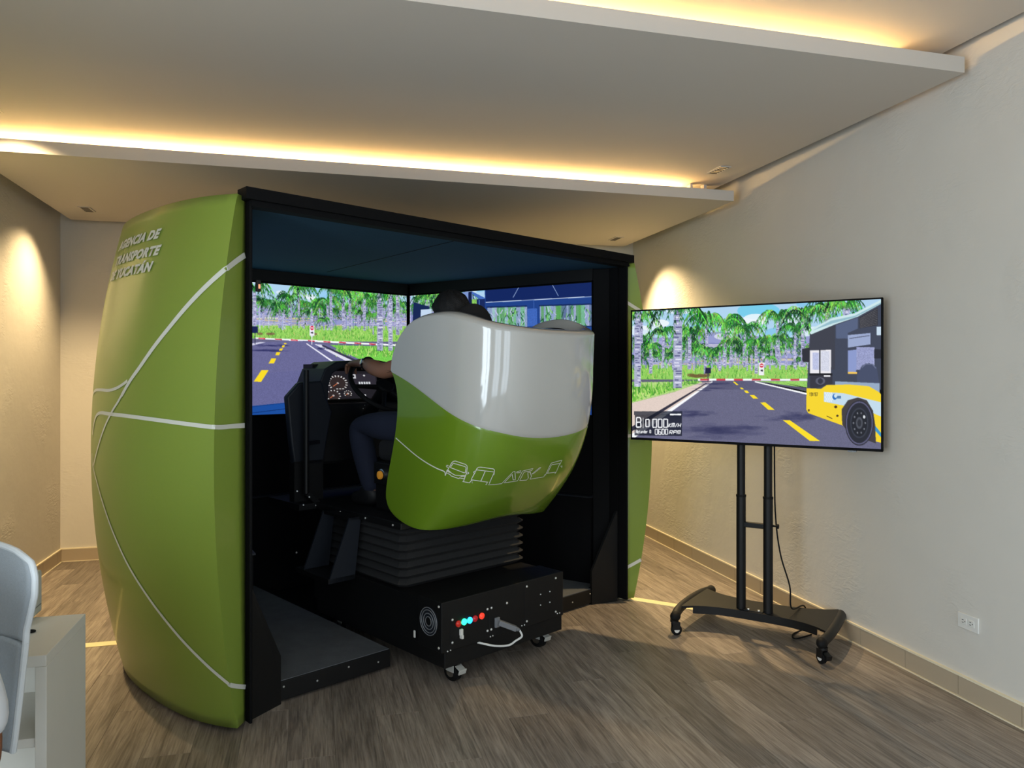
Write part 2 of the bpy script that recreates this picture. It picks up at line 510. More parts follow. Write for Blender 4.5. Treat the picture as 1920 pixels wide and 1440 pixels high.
def skirting(name, p, q, nrm, L0=0.):
    p, q = Vector(p), Vector(q); d = (q - p); L_ = d.length; d.normalize(); n = Vector(nrm)
    R = Matrix((d, n, Vector((0, 0, 1)))).transposed()
    mid = (p + q) / 2
    base = MB().box(mid + n * (BT * .3) + Vector((0, 0, BH / 2 + .001)), (L_, BT * .6, BH), R) \
        .box(mid + n * (BT * .55) + Vector((0, 0, BH + .0045)), (L_, BT * 1.1, .009), R) \
        .box(mid + n * (BT + .004) + Vector((0, 0, .0025)), (L_, .008, .005), R).build(name, M['tiletop'], smooth=0)
    structure(base)
    u = L0; T = .335
    while u < L_ - .02:
        v = min(u + T, L_); me = MB().box((0, 0, 0), (v - u - .004, BT * .4, BH - .006)).mesh('tile')
        me.materials.append(M['tile'])
        o = bpy.data.objects.new('tile', me); COL.objects.link(o); o.parent = base
        o.matrix_local = Matrix.Translation(p + d * ((u + v) / 2) + n * (BT * .8) + Vector((0, 0, BH / 2 + .004))) @ R.to_4x4()
        u = v


ang = math.atan2(.029, 1); nr = (-math.cos(ang), math.sin(ang), 0)
skirting('baseboard_right', (wallx(1.2), 1.2, 0), (wallx(BACKY), BACKY, 0), nr, -.022)
skirting('baseboard_back', (LEFTX, BACKY, 0), (wallx(BACKY) - .01, BACKY, 0), (0, -1, 0))
skirting('baseboard_left', (LEFTX, 2.0, 0), (LEFTX, BACKY - .01, 0), (1, 0, 0))

# flat metal strips let into the floor
a = at_z(158, 1211, 0); b2 = at_z(224, 1207.5, 0)
structure(MB().beam((LEFTX + .02, a.y, .0005), (-.3, a.y + .0, .0005), .07, .004).build('trim_1', M['brass'], smooth=0))
p = at_z(1183, 1122.5, 0); q = at_z(1275, 1137, 0); d = (q - p).normalized()
structure(MB().beam(p - d * .35, p + d * 1.0, .07, .004).build('trim_2', M['brass'], smooth=0))
for i in (1, 2): bpy.data.objects['trim_%d' % i].location.z = .001

# wall outlet on the right wall
pw = None
dd = ray(1817, 1167)
# intersection with the right wall plane x = 2.932 + .029 (y - 2.508)
kk = (2.932 - .029 * 2.508) / (dd.x - .029 * dd.y)
pw = Vector((dd.x * kk, dd.y * kk, CAMH + dd.z * kk))
t = thing('wall_outlet', 'white double power outlet plate low on the plain right wall', 'outlet', pw, ang * -1)
MB().box((-.004, 0, 0), (.008, .118, .072)).build('cover_plate', M['outlet'], t, bevel=.003)
for dy in (-.021, .021):
    r_ = MB().box((-.009, dy, 0), (.003, .032, .03)).build('receptacle', M['outlet'], t, bevel=.001)
    for zz in (-.006, .006): MB().box((-.0107, dy + .004, zz), (.001, .009, .0025)).build('slot', M['dark'], r_, smooth=0)
    MB().box((-.0107, dy - .008, 0), (.001, .004, .004)).build('slot', M['dark'], r_, smooth=0)

# ------------------------------------------------------------------ pictures shown on the displays (vertex colours on a fine grid)


def homography(src, dst):
    A = []; B = []
    for (x, y), (u, v) in zip(src, dst):
        A += [[x, y, 1, 0, 0, 0, -u * x, -u * y], [0, 0, 0, x, y, 1, -v * x, -v * y]]; B += [u, v]
    h = np.linalg.solve(np.array(A, float), np.array(B, float))
    return np.append(h, 1).reshape(3, 3)


class Canvas:
    def __init__(self, w, h, src, dst, seed=1, ss=2):
        self.W, self.H, self.ss = w * ss, h * ss, ss
        self.im = np.zeros((self.H, self.W, 3)); self.Hm = homography(src, dst)
        self.rng = np.random.default_rng(seed); self.R = random.Random(seed)

    def px(self, pts):
        P = np.array(pts, float); q = np.c_[P, np.ones(len(P))] @ self.Hm.T
        q = q[:, :2] / q[:, 2:3]
        return q * [self.W, self.H]

    def poly(self, pts, col, a=1., grain=0.):
        P = self.px(pts)
        x0, y0 = np.floor(P.min(0)).astype(int); x1, y1 = np.ceil(P.max(0)).astype(int) + 1
        x0, y0 = max(x0, 0), max(y0, 0); x1, y1 = min(x1, self.W), min(y1, self.H)
        if x1 <= x0 or y1 <= y0: return
        yy, xx = np.mgrid[y0:y1, x0:x1] + .5
        ins = np.zeros(xx.shape, bool); n = len(P)
        for i in range(n):
            ax, ay = P[i]; bx, by = P[(i + 1) % n]
            if ay == by: continue
            ins ^= ((ay > yy) != (by > yy)) & (xx < (bx - ax) * (yy - ay) / (by - ay) + ax)
        sub = self.im[y0:y1, x0:x1]; c = np.array(col, float)
        if grain:
            g = self.rng.normal(1, grain, xx.shape)[..., None]
            c = np.clip(c * g, 0, 255)[ins]
        sub[ins] = sub[ins] * (1 - a) + c * a

    def rect(self, x0, y0, x1, y1, col, a=1., grain=0.):
        self.poly([(x0, y0), (x1, y0), (x1, y1), (x0, y1)], col, a, grain)

    def line(self, p, q, w, col, w1=None, a=1.):
        p, q = np.array(p, float), np.array(q, float); d = q - p; l = np.hypot(*d)
        if l < 1e-6: return
        n = np.array([-d[1], d[0]]) / l; w1 = w if w1 is None else w1
        self.poly([p + n * w / 2, q + n * w1 / 2, q - n * w1 / 2, p - n * w / 2], col, a)

    def path(self, pts, w, col, a=1.):
        for p, q in zip(pts[:-1], pts[1:]): self.line(p, q, w, col, a=a)

    def ell(self, cx, cy, rx, ry, col, a=1., n=20):
        self.poly([(cx + rx * math.cos(2 * PI * i / n), cy + ry * math.sin(2 * PI * i / n)) for i in range(n)], col, a)

    def palm(self, x, ytop, ybase, tw, cr, shade=1., trunk=True, nf=13, leaf=9):
        R = self.R
        if trunk:
            self.rect(x - tw / 2, ytop, x + tw / 2, ybase, (176, 176, 214), .9, .12)
            y = ytop
            while y < ybase:
                s = R.uniform(.25, .8) * tw; k = R.uniform(-.5, .5) * (tw - s)
                self.rect(x + k - s / 2, y, x + k + s / 2, y + tw * .16, (82, 82, 128) if R.random() < .6 else (236, 236, 250), .8)
                y += tw * R.uniform(.24, .42)
        for i in range(nf):
            an = R.uniform(-PI, PI); L_ = cr * R.uniform(.75, 1.1)
            dx = math.cos(an) * L_; up = R.uniform(.25, .75) * L_
            drop = R.uniform(.25, .9) * L_
            pts = []
            for k in range(7):
                t = k / 6; pts.append((x + dx * t, ytop - up * t * (1 - t) * 2.2 + drop * t * t * t + R.uniform(-1, 1)))
            g = R.choice([(34, 92, 44), (52, 128, 58), (78, 160, 62), (110, 190, 80), (16, 48, 32), (28, 84, 40), (130, 206, 96)])
            g = tuple(min(255, c * shade) for c in g)
            for k in range(6):
                self.line(pts[k], pts[k + 1], cr * .045 * (1 - k / 8), g, cr * .04 * (1 - (k + 1) / 8))
            for k in range(leaf):
                t = (k + 1) / leaf; j = min(int(t * 6), 5); f = t * 6 - j
                bx = pts[j][0] + (pts[j + 1][0] - pts[j][0]) * f; by = pts[j][1] + (pts[j + 1][1] - pts[j][1]) * f
                ll = cr * .30 * (1 - .45 * t) * R.uniform(.7, 1.2)
                for sg in (-1, 1):
                    c2 = tuple(min(255, c * R.uniform(.7, 1.35)) for c in g)
                    self.line((bx, by), (bx + sg * ll * .35 + dx * .06, by + ll), cr * .04, c2, cr * .008)

    def scatter_grass(self, poly_fn, n, h, cols):
        R = self.R
        for _ in range(n):
            x, y = poly_fn(R)
            self.line((x, y), (x + R.uniform(-.4, .4) * h, y - h * R.uniform(.5, 1.2)), h * .2, R.choice(cols), h * .05)

    def text(self, s, x, y, h, w, col, lw, slant=.0, gap=1.3):
        G = {'0': [[(0, 0), (1, 0), (1, 1), (0, 1), (0, 0)]], '6': [[(1, 0), (0, 0), (0, 1), (1, 1), (1, .5), (0, .5)]],
             '1': [[(.2, .2), (.6, 0), (.6, 1)]], '9': [[(1, .5), (0, .5), (0, 0), (1, 0), (1, 1), (0, 1)]],
             '8': [[(0, 0), (1, 0), (1, 1), (0, 1), (0, 0)], [(0, .5), (1, .5)]], '7': [[(0, 0), (1, 0), (.4, 1)]],
             'B': [[(0, 0), (.8, 0), (1, .2), (1, .4), (.8, .5), (1, .6), (1, 1), (0, 1), (0, 0)], [(0, .5), (.8, .5)]], '|': [[(.5, -.1), (.5, 1.1)]],
             'K': [[(0, 0), (0, 1)], [(1, 0), (.1, .5), (1, 1)]], 'M': [[(0, 1), (0, 0), (1, 0), (1, 1)], [(.5, 0), (.5, 1)]],
             '/': [[(.8, 0), (.2, 1)]], 'H': [[(0, 0), (0, 1)], [(1, 0), (1, 1)], [(0, .5), (1, .5)]],
             'R': [[(0, 1), (0, 0), (1, 0), (1, .5), (0, .5)], [(.3, .5), (1, 1)]], 'P': [[(0, 1), (0, 0), (1, 0), (1, .5), (0, .5)]],
             'e': [[(0, .7), (1, .7), (1, .4), (0, .4), (0, 1), (1, 1)]], 't': [[(.4, .1), (.4, 1), (.9, 1)], [(0, .4), (.9, .4)]],
             'a': [[(0, .4), (1, .4), (1, 1), (0, 1), (0, .7), (1, .7)]], 'r': [[(.1, 1), (.1, .4), (.9, .4)]],
             'd': [[(1, 0), (1, 1), (0, 1), (0, .4), (1, .4)]], ' ': []}
        for ch in s:
            for st in G[ch]:
                self.path([(x + px * w + (1 - py) * h * slant, y + py * h) for px, py in st], lw, col)
            x += w * gap

    def result(self):
        s = self.ss
        im = self.im.reshape(self.H // s, s, self.W // s, s, 3).mean((1, 3)) / 255
        im = np.clip(im, 0, 1)
        return np.where(im <= .04045, im / 12.92, ((im + .055) / 1.055) ** 2.4)


def picture_mesh(name, im, w, h):           # picture in local x (0..w), z (0..h), facing -y
    nh, nw = im.shape[:2]
    xs = np.linspace(0, w, nw); zs = np.linspace(h, 0, nh)
    v = np.zeros((nh, nw, 3)); v[..., 0] = xs[None]; v[..., 2] = zs[:, None]
    a = (np.arange(nh - 1)[:, None] * nw + np.arange(nw - 1)[None]).ravel()
    q = np.c_[a, a + nw, a + nw + 1, a + 1]
    me = bpy.data.meshes.new(name)
    me.vertices.add(nh * nw); me.vertices.foreach_set('co', v.ravel())
    me.loops.add(q.size); me.loops.foreach_set('vertex_index', q.ravel().astype(np.int32))
    me.polygons.add(len(q)); me.polygons.foreach_set('loop_start', np.arange(0, q.size, 4, dtype=np.int32))
    me.update(calc_edges=True)
    at = me.color_attributes.new('Col', 'FLOAT_COLOR', 'POINT')
    at.data.foreach_set('color', np.c_[im.reshape(-1, 3), np.ones(nh * nw)].ravel().astype(np.float32))
    return me


GR = [(120, 196, 70), (92, 170, 60), (160, 222, 100), (70, 140, 56), (196, 226, 130)]
WHITE = (250, 252, 255)


def backdrop(c, x0, x1, ysky, yhill, ysand, ygr0, ygr1):
    c.rect(x0, ysky, x1, ygr1, (176, 212, 240))
    for i in range(26):
        c.ell(c.R.uniform(x0, x1), c.R.uniform(ysky, yhill), c.R.uniform(40, 130), c.R.uniform(14, 40), WHITE if i % 3 else (110, 190, 232), .55)
    hp = [(x0, yhill + 30)] + [(x0 + (x1 - x0) * i / 12, yhill + 24 * math.sin(i * 1.1) - 10) for i in range(13)] + [(x1, ygr1), (x0, ygr1)]
    c.poly(hp, (150, 156, 206))
    for i in range(130):
        y = c.R.uniform(yhill + 30, ysand); x = c.R.uniform(x0, x1); l = c.R.uniform(60, 240)
        c.rect(x, y, x + l, y + c.R.uniform(3, 9), c.R.choice([(126, 134, 190), (190, 190, 226), (214, 206, 214), (108, 112, 168), (228, 222, 220)]), .7)
    for i in range(60):
        y = c.R.uniform(ysand - 25, ygr0 + 14); x = c.R.uniform(x0, x1); l = c.R.uniform(80, 300)
        c.rect(x, y, x + l, y + c.R.uniform(3, 8), c.R.choice([(226, 206, 170), (236, 214, 120), (206, 172, 130), (240, 232, 226), (206, 206, 236)]), .8)
    c.rect(x0, ygr0, x1, ygr1, (146, 206, 96), 1, .1)
    c.scatter_grass(lambda R: (R.uniform(x0, x1), R.uniform(ygr0 + 8, ygr1)), 700, 26, GR + [(196, 190, 110)])


def far_palms(c, x0, x1, yt, yb, n, big):
    for i in range(n):
        x = c.R.uniform(x0, x1); c.rect(x, yt + c.R.uniform(0, 60), x + c.R.uniform(6, 16), yb - c.R.uniform(0, 20), c.R.choice([(160, 168, 216), (126, 132, 190), (200, 204, 236)]), .75, .15)
    for i in range(big):
        x = x0 + (x1 - x0) * (i + c.R.uniform(.1, .9)) / big
        c.palm(x, yt + c.R.uniform(-60, 70), yb - c.R.uniform(0, 30), c.R.uniform(12, 24), c.R.uniform(80, 120), c.R.uniform(.8, 1.15))


def tv_picture():
    c = Canvas(520, 292, [(84, 160), (1828, 57), (1828, 1122), (90, 1030)], [(0, 0), (1, 0), (1, 1), (0, 1)], 3)
    backdrop(c, 60, 1850, 40, 330, 500, 530, 632)
    far_palms(c, 80, 1330, 420, 560, 36, 10)
    for i in range(22): c.palm(c.R.uniform(80, 1320), c.R.uniform(330, 460), c.R.uniform(520, 570), c.R.uniform(8, 16), c.R.uniform(70, 120), c.R.uniform(.75, 1.1), nf=11, leaf=7)
    c.ell(960, 150, 150, 60, (120, 205, 236)); c.ell(940, 210, 90, 40, WHITE, .8); c.ell(280, 240, 60, 26, WHITE, .8); c.ell(720, 330, 70, 24, WHITE, .6)
    for x, yt, yb, tw, cr in ((215, 400, 590, 22, 120), (480, 300, 560, 26, 150), (300, 300, 550, 18, 140), (590, 440, 600, 20, 110), (690, 420, 570, 18, 90),
                              (725, 240, 540, 26, 210), (770, 370, 540, 20, 110), (860, 280, 520, 20, 150), (945, 370, 590, 24, 120), (1050, 350, 530, 18, 110),
                              (1095, 190, 520, 26, 170), (1215, 270, 550, 18, 150), (1270, 170, 540, 26, 190), (1040, 480, 560, 10, 60), (345, 480, 540, 10, 50),
                              (1440, 130, 240, 22, 190), (1580, 100, 190, 50, 170), (150, 200, 380, 20, 160), (600, 200, 400, 20, 190)):
        c.palm(x, yt, yb, tw, cr, 1.0, nf=16)
    # far road, kerb
    c.rect(80, 630, 1320, 655, (98, 98, 120), 1, .05)
    c.rect(540, 624, 1320, 638, WHITE)
    for x in (555, 668, 790, 915, 1048, 1185): c.rect(x, 624, x + 62, 637, (206, 66, 84))
    for x in range(490, 620, 22): c.ell(x, 600 + (x % 5) * 2, 26, 12, (112, 84, 52), .7)
    # left verge, pavement, road
    c.poly([(60, 650), (560, 645), (590, 660), (60, 800)], (178, 214, 130), 1, .1)
    c.poly([(60, 800), (380, 716), (560, 652), (640, 645), (60, 1040)], (226, 208, 198), 1, .04)
    c.scatter_grass(lambda R: ((lambda x: (x, R.uniform(690, 800 - (x - 60) * .3)))(R.uniform(80, 400))), 420, 44, GR)
    c.scatter_grass(lambda R: ((lambda x: (x, R.uniform(655, 690 - (x - 380) * .2)))(R.uniform(380, 540))), 160, 26, GR)
    c.poly([(60, 1060), (640, 645), (935, 645), (1320, 740), (1860, 860), (1860, 1140), (60, 1140)], (104, 104, 132), 1, .07)
    c.poly([(640, 640), (935, 640), (1180, 700), (560, 700)], (92, 92, 120), 1, .05)
    c.poly([(935, 642), (1030, 650), (1330, 720), (1330, 700), (1150, 655), (1320, 690), (1320, 640)], (150, 206, 100), 1, .12)
    c.poly([(1040, 655), (1320, 690), (1320, 715), (1020, 655)], (86, 84, 108))
    c.line((935, 645), (1320, 735), 8, WHITE, 12)
    c.line((70, 1040), (640, 645), 34, WHITE, 6); c.line((60, 990), (600, 655), 30, (52, 50, 66), 6)
    for x0, y0, x1, y1, rx, ry, al in ((640, 660, 0, 0, 150, 12, .7), (580, 706, 0, 0, 70, 7, .6), (480, 870, 0, 0, 170, 30, .7), (720, 985, 0, 0, 330, 60, .65), (1250, 890, 0, 0, 210, 40, .6), (640, 690, 0, 0, 120, 6, .6)):
        for k in range(46): c.ell(x0 + c.R.gauss(0, .42) * rx, y0 + c.R.gauss(0, .42) * ry, rx * c.R.uniform(.12, .4), ry * c.R.uniform(.12, .34), (44, 46, 84), al * .22)
    for q in ([(783, 646), (796, 646), (822, 668), (806, 668)], [(830, 686), (846, 686), (860, 698), (842, 698)], [(858, 706), (880, 706), (898, 724), (874, 724)],
              [(900, 738), (930, 738), (960, 764), (926, 764)], [(972, 790), (1010, 790), (1074, 842), (1030, 842)], [(1132, 914), (1180, 914), (1392, 1060), (1322, 1060)]):
        c.poly(q, (252, 224, 40))
    c.palm(125, 130, 680, 46, 150, 1.0, nf=12); c.palm(400, 120, 690, 60, 220, 1.0, nf=16)
    c.rect(590, 548, 630, 588, (34, 36, 66)); c.rect(606, 588, 612, 650, (60, 60, 80))
    c.rect(962, 512, 1000, 600, (240, 240, 246)); c.ell(982, 532, 14, 15, (206, 40, 60)); c.rect(972, 528, 992, 535, WHITE); c.poly([(976, 562), (986, 562), (986, 556), (992, 567), (986, 578), (986, 572), (976, 572)], (30, 30, 40))
    # bus
    c.poly([(1320, 310), (1350, 270), (1500, 195), (1640, 165), (1850, 60), (1850, 700), (1300, 700)], (64, 70, 88))
    c.poly([(1318, 300), (1350, 262), (1480, 195), (1640, 160), (1850, 50), (1850, 80), (1660, 185), (1500, 240), (1330, 312)], (206, 232, 236))
    c.poly([(1340, 285), (1470, 215), (1640, 178), (1850, 70), (1850, 80), (1640, 190), (1480, 235)], (150, 190, 204))
    c.poly([(1320, 316), (1500, 245), (1500, 560), (1320, 560)], (62, 64, 76))
    c.poly([(1505, 245), (1660, 190), (1660, 270), (1590, 300), (1590, 340), (1505, 340)], (86, 98, 128))
    c.poly([(1672, 190), (1804, 118), (1804, 245), (1672, 268)], (52, 52, 60))
    for i in range(9): c.line((1676, 200 + i * 8), (1800, 130 + i * 13), 2, (120, 120, 124))
    c.poly([(1590, 316), (1750, 300), (1750, 380), (1590, 404)], (156, 170, 206)); c.line((1600, 340), (1745, 318), 6, (90, 96, 120))
    c.poly([(1590, 425), (1650, 418), (1650, 590), (1590, 590)], (140, 154, 204)); c.rect(1650, 400, 1780, 560, (166, 172, 214), 1, .16); c.rect(1650, 400, 1772, 560, (120, 126, 170), .3, .2)
    c.rect(1590, 576, 1655, 590, (246, 200, 90))
    c.poly([(1322, 425), (1470, 420), (1470, 590), (1322, 590)], (236, 234, 240)); c.rect(1340, 440, 1385, 560, (176, 184, 224), .8, .1); c.rect(1400, 430, 1460, 570, (206, 210, 230), .8, .1)
    c.rect(1386, 420, 1396, 592, (34, 36, 44)); c.rect(1316, 585, 1480, 602, (30, 30, 36)); c.poly([(1322, 600), (1480, 600), (1480, 660), (1322, 700)], (54, 54, 66))
    c.ell(1395, 640, 34, 26, (90, 92, 110)); c.ell(1395, 640, 18, 20, (50, 52, 66)); c.rect(1420, 598, 1465, 610, (230, 230, 236))
    c.poly([(1655, 700), (1655, 600), (1690, 530), (1740, 512), (1795, 540), (1815, 660), (1815, 710)], (70, 78, 104)); c.path([(1690, 545), (1715, 520), (1765, 520), (1790, 550)], 8, (104, 112, 140))
    c.poly([(1500, 642), (1815, 655), (1815, 720), (1500, 690)], (150, 170, 196))
    c.poly([(1264, 415), (1320, 404), (1318, 508), (1268, 505)], (46, 46, 56)); c.rect(1778, 415, 1830, 480, (40, 42, 52)); c.rect(1795, 255, 1830, 315, (200, 220, 236))
    c.poly([(1298, 690), (1400, 695), (1440, 668), (1600, 664), (1740, 676), (1815, 720), (1850, 760), (1850, 1080), (1785, 1065), (1560, 955), (1310, 865), (1296, 840)], (246, 214, 44))
    c.poly([(1420, 716), (1560, 726), (1830, 790), (1850, 900), (1780, 870), (1560, 812), (1420, 785)], (196, 220, 236))
    for i in range(4):
        for j in range(5): c.ell(1430 + i * 14 + (j % 2) * 7, 724 + j * 14, 5, 5, (246, 250, 252))
    c.ell(1497, 750, 17, 22, (40, 110, 190)); c.ell(1503, 744, 11, 14, (210, 230, 240)); c.rect(1514, 744, 1542, 762, (60, 110, 160)); c.rect(1514, 752, 1542, 754, (200, 220, 236))
    c.text('191187', 1318, 722, 22, 7, (80, 70, 30), 3, gap=1.45)
    c.poly([(1550, 945), (1545, 840), (1590, 775), (1660, 755), (1725, 775), (1770, 850), (1785, 950), (1790, 1080), (1600, 1010)], (66, 62, 66))
    for rx, ry, col in ((102, 160, (44, 44, 54)), (96, 152, (92, 92, 122)), (88, 142, (40, 42, 52)), (64, 108, (56, 60, 72)), (56, 96, (34, 36, 44)), (24, 42, (78, 82, 92)), (14, 26, (46, 48, 56))):
        c.ell(1672, 935, rx, ry, col, 1, 36)
    for i in range(10):
        an = 2 * PI * i / 10; c.ell(1672 + 42 * math.cos(an), 935 + 72 * math.sin(an), 5, 7, (120, 124, 134))
    c.ell(1706, 892, 8, 12, (220, 224, 230)); c.poly([(1785, 955), (1830, 1010), (1830, 1040), (1785, 990)], (60, 150, 206))
    c.ell(1504, 822, 11, 10, (70, 50, 30)); c.ell(1516, 884, 9, 8, (70, 50, 30)); c.line((1440, 885), (1480, 905), 5, (90, 70, 30)); c.ell(1314, 845, 7, 9, (90, 70, 30))
    # speed read-out
    c.rect(102, 850, 432, 876, (20, 26, 40), .7); c.poly([(108, 876), (432, 872), (432, 1022), (108, 1016)], (16, 20, 32), .72)
    c.rect(348, 868, 426, 878, WHITE)
    c.text('B', 120, 893, 66, 30, WHITE, 8); c.text('|', 158, 900, 60, 14, WHITE, 3); c.text('0', 184, 906, 50, 22, WHITE, 7)
    c.text('000', 232, 905, 56, 26, WHITE, 7, gap=1.42); c.text('KM/H', 338, 934, 26, 16, WHITE, 5, .25, 1.35)
    c.text('Retarder 0', 118, 980, 20, 8, WHITE, 3.4, 0, 1.28); c.text('0600', 248, 974, 36, 16, WHITE, 5, gap=1.45); c.text('RPM', 344, 984, 24, 19, WHITE, 5, .25, 1.4)
    return c.result()


def front_picture():
    u0 = 1 - 1.447 / 1.778
    c = Canvas(440, 248, [(146, 125), (1570, 247), (1570, 1270), (141, 1333)], [(u0, 0), (1, 0), (1, 1), (u0, 1)], 5)
    c.rect(-300, -100, 1700, 1500, (104, 104, 136), 1)
    backdrop(c, -260, 1640, 40, 350, 470, 520, 660)
    far_palms(c, -200, 1600, 320, 560, 34, 14)
    for i in range(26): c.palm(c.R.uniform(-200, 1560), c.R.uniform(300, 450), c.R.uniform(510, 560), c.R.uniform(8, 16), c.R.uniform(70, 120), c.R.uniform(.75, 1.1), nf=11, leaf=7)
    c.ell(800, 230, 120, 50, (150, 206, 244), .8); c.ell(700, 260, 60, 24, WHITE, .7)
    for x, yt, yb, tw, cr in ((280, 320, 500, 22, 150), (430, 350, 520, 22, 120), (520, 270, 520, 26, 170), (720, 330, 620, 24, 170), (860, 310, 560, 20, 160), (600, 180, 420, 20, 190),
                              (830, 470, 560, 10, 90), (1000, 220, 560, 26, 150), (1060, 240, 560, 24, 150), (1270, 430, 600, 14, 110), (1190, 250, 560, 26, 160), (200, 180, 520, 34, 200), (890, 190, 560, 24, 160), (1410, 240, 560, 30, 190)):
        c.palm(x, yt, yb, tw, cr, 1., nf=15)
    c.scatter_grass(lambda R: (R.uniform(200, 1500), R.uniform(535, 640)), 500, 26, GR)
    c.poly([(-300, 640), (150, 635), (700, 655), (1600, 700), (1600, 740), (900, 690), (-300, 700)], (104, 104, 136), 1, .05)
    c.poly([(200, 628), (700, 648), (1570, 690), (1570, 704), (700, 664), (200, 640)], WHITE)
    for x in (235, 385, 528, 680, 822, 962, 1100, 1232): c.poly([(x, 630 + (x - 235) * .046), (x + 62, 633 + (x - 235) * .046), (x + 62, 644 + (x - 235) * .046), (x, 641 + (x - 235) * .046)], (214, 60, 84))
    for x in (250, 330, 360, 740): c.ell(x, 595, 26, 12, (120, 84, 70), .7)
    c.poly([(-300, 690), (670, 655), (900, 700), (1700, 1100), (1700, 1500), (-300, 1500)], (106, 106, 150), 1, .07)
    c.poly([(-300, 1000), (900, 900), (1700, 1100), (1700, 1500), (-300, 1500)], (100, 102, 150), .5, .14)
    c.poly([(880, 692), (1570, 710), (1570, 1010), (1100, 800)], (120, 206, 80), 1, .12)
    c.scatter_grass(lambda R: (R.uniform(930, 1540), R.uniform(720, 800)), 400, 40, GR)
    c.poly([(740, 686), (800, 690), (1300, 930), (1200, 930)], (224, 224, 240)); c.line((810, 696), (1320, 930), 16, (60, 60, 84), 24); c.line((668, 680), (960, 880), 9, (236, 236, 250), 16)
    for x, y, rx in ((300, 745, 260), (360, 700, 160), (800, 725, 60)):
        for k in range(20): c.ell(x + c.R.gauss(0, .4) * rx, y + c.R.gauss(0, 5), rx * c.R.uniform(.1, .4), 6, (40, 42, 92), .25)
    for q in ([(468, 676), (490, 676), (486, 688), (464, 688)], [(452, 698), (474, 698), (466, 716), (444, 716)], [(430, 726), (456, 726), (446, 746), (420, 746)],
              [(398, 760), (434, 760), (420, 788), (386, 788)], [(352, 816), (396, 816), (374, 862), (326, 862)], [(262, 922), (326, 922), (258, 1028), (190, 1028)]):
        c.poly(q, (252, 222, 40))
    c.poly([(120, 690), (250, 670), (300, 672), (130, 712)], (214, 214, 236))
    c.rect(176, 528, 230, 588, (28, 36, 84)); c.rect(200, 588, 207, 690, (40, 44, 70)); c.rect(160, 560, 178, 590, (60, 90, 130))
    c.rect(698, 520, 740, 610, (240, 240, 250)); c.ell(719, 540, 17, 20, (214, 40, 76)); c.rect(706, 536, 732, 544, WHITE); c.poly([(708, 578), (722, 578), (722, 570), (732, 583), (722, 596), (722, 588), (708, 588)], (20, 20, 30)); c.rect(714, 610, 720, 690, WHITE)
    c.palm(1330, 200, 740, 54, 130, 1., nf=10); c.palm(1425, 200, 740, 40, 150, 1., nf=10); c.palm(1490, 220, 600, 34, 130, 1., nf=10)
    c.poly([(-300, 1300), (500, 1212), (1700, 1200), (1700, 1500), (-300, 1500)], (28, 78, 158)); c.line((140, 1316), (500, 1268), 5, (14, 40, 96)); c.line((140, 1258), (500, 1216), 5, (20, 56, 120))
    return c.result()


def right_picture():
    c = Canvas(440, 248, [(130, 150), (1808, 75), (1785, 1275), (130, 1174)], [(0, 0), (1, 0), (1, 1), (0, 1)], 9)
    c.rect(0, -50, 1950, 1500, (34, 66, 140))
    backdrop(c, 80, 860, 100, 240, 560, 620, 900)
    far_palms(c, 120, 700, 180, 640, 30, 14)
    for x, yt, tw, cr in ((200, 180, 40, 120), (290, 170, 44, 130), (420, 160, 40, 140), (560, 150, 44, 140)): c.palm(x, yt, 900, tw, cr)
    c.poly([(165, 210), (310, 255), (340, 520), (150, 520)], (22, 38, 84)); c.poly([(232, 280), (330, 276), (330, 420), (226, 420)], (196, 216, 240))
    c.poly([(560, 170), (620, 130), (700, 126), (720, 230), (560, 230)], (124, 150, 206)); c.poly([(680, 130), (700, 126), (820, 190), (820, 230), (800, 230)], (70, 110, 190))
    c.poly([(670, 130), (700, 128), (700, 400), (660, 400)], (18, 30, 70)); c.rect(700, 200, 745, 330, (130, 190, 90), 1, .2); c.rect(745, 200, 820, 520, (24, 42, 96)); c.rect(765, 205, 772, 520, (80, 120, 200))
    c.rect(820, 40, 1950, 1500, (32, 66, 138)); c.poly([(828, 118), (1850, 60), (1850, 205), (828, 232)], (18, 38, 96)); c.line((828, 232), (1850, 206), 6, (206, 222, 246))
    for a_, b_ in (((1080, 195), (1132, 105)), ((1498, 192), (1445, 92))): c.line(a_, b_, 4, (170, 196, 240))
    c.line((1270, 222), (1270, 460), 4, (70, 110, 190))
    for x0, x1 in ((843, 1208), (1325, 1806)):
        c.rect(x0, 276, x1, 480, (140, 160, 196), 1, .1)
        for i in range(int((x1 - x0) / 26)):
            x = c.R.uniform(x0, x1 - 20); w = c.R.uniform(16, 46)
            c.rect(x, 276, min(x + w, x1), 480, c.R.choice([(166, 172, 210), (84, 160, 80), (110, 190, 130), (150, 206, 190), (90, 110, 150)]), .7, .12)
        for i in range(60):
            x = c.R.uniform(x0 + 6, x1 - 8); y = c.R.uniform(280, 470)
            c.line((x, y), (min(max(x + c.R.uniform(-30, 30), x0 + 4), x1 - 6), min(y + c.R.uniform(20, 60), 478)), c.R.uniform(4, 10), c.R.choice([(50, 120, 50), (130, 206, 90), (30, 80, 60), (190, 196, 230)]))
        c.rect(x0 - 8, 270, x1, 282, (20, 40, 90)); c.rect(x0 - 8, 470, x1, 480, (20, 40, 90))
    c.rect(1210, 300, 1300, 460, (70, 110, 196), .8, .1)
    c.rect(820, 480, 1950, 1500, (30, 70, 150)); c.line((1740, 560), (1800, 1090), 10, (70, 120, 200)); c.line((1760, 1080), (1800, 1080), 6, (200, 214, 240))
    c.poly([(80, 900), (820, 880), (820, 1300), (80, 1300)], (90, 96, 130), 1, .1)
    return c.result()


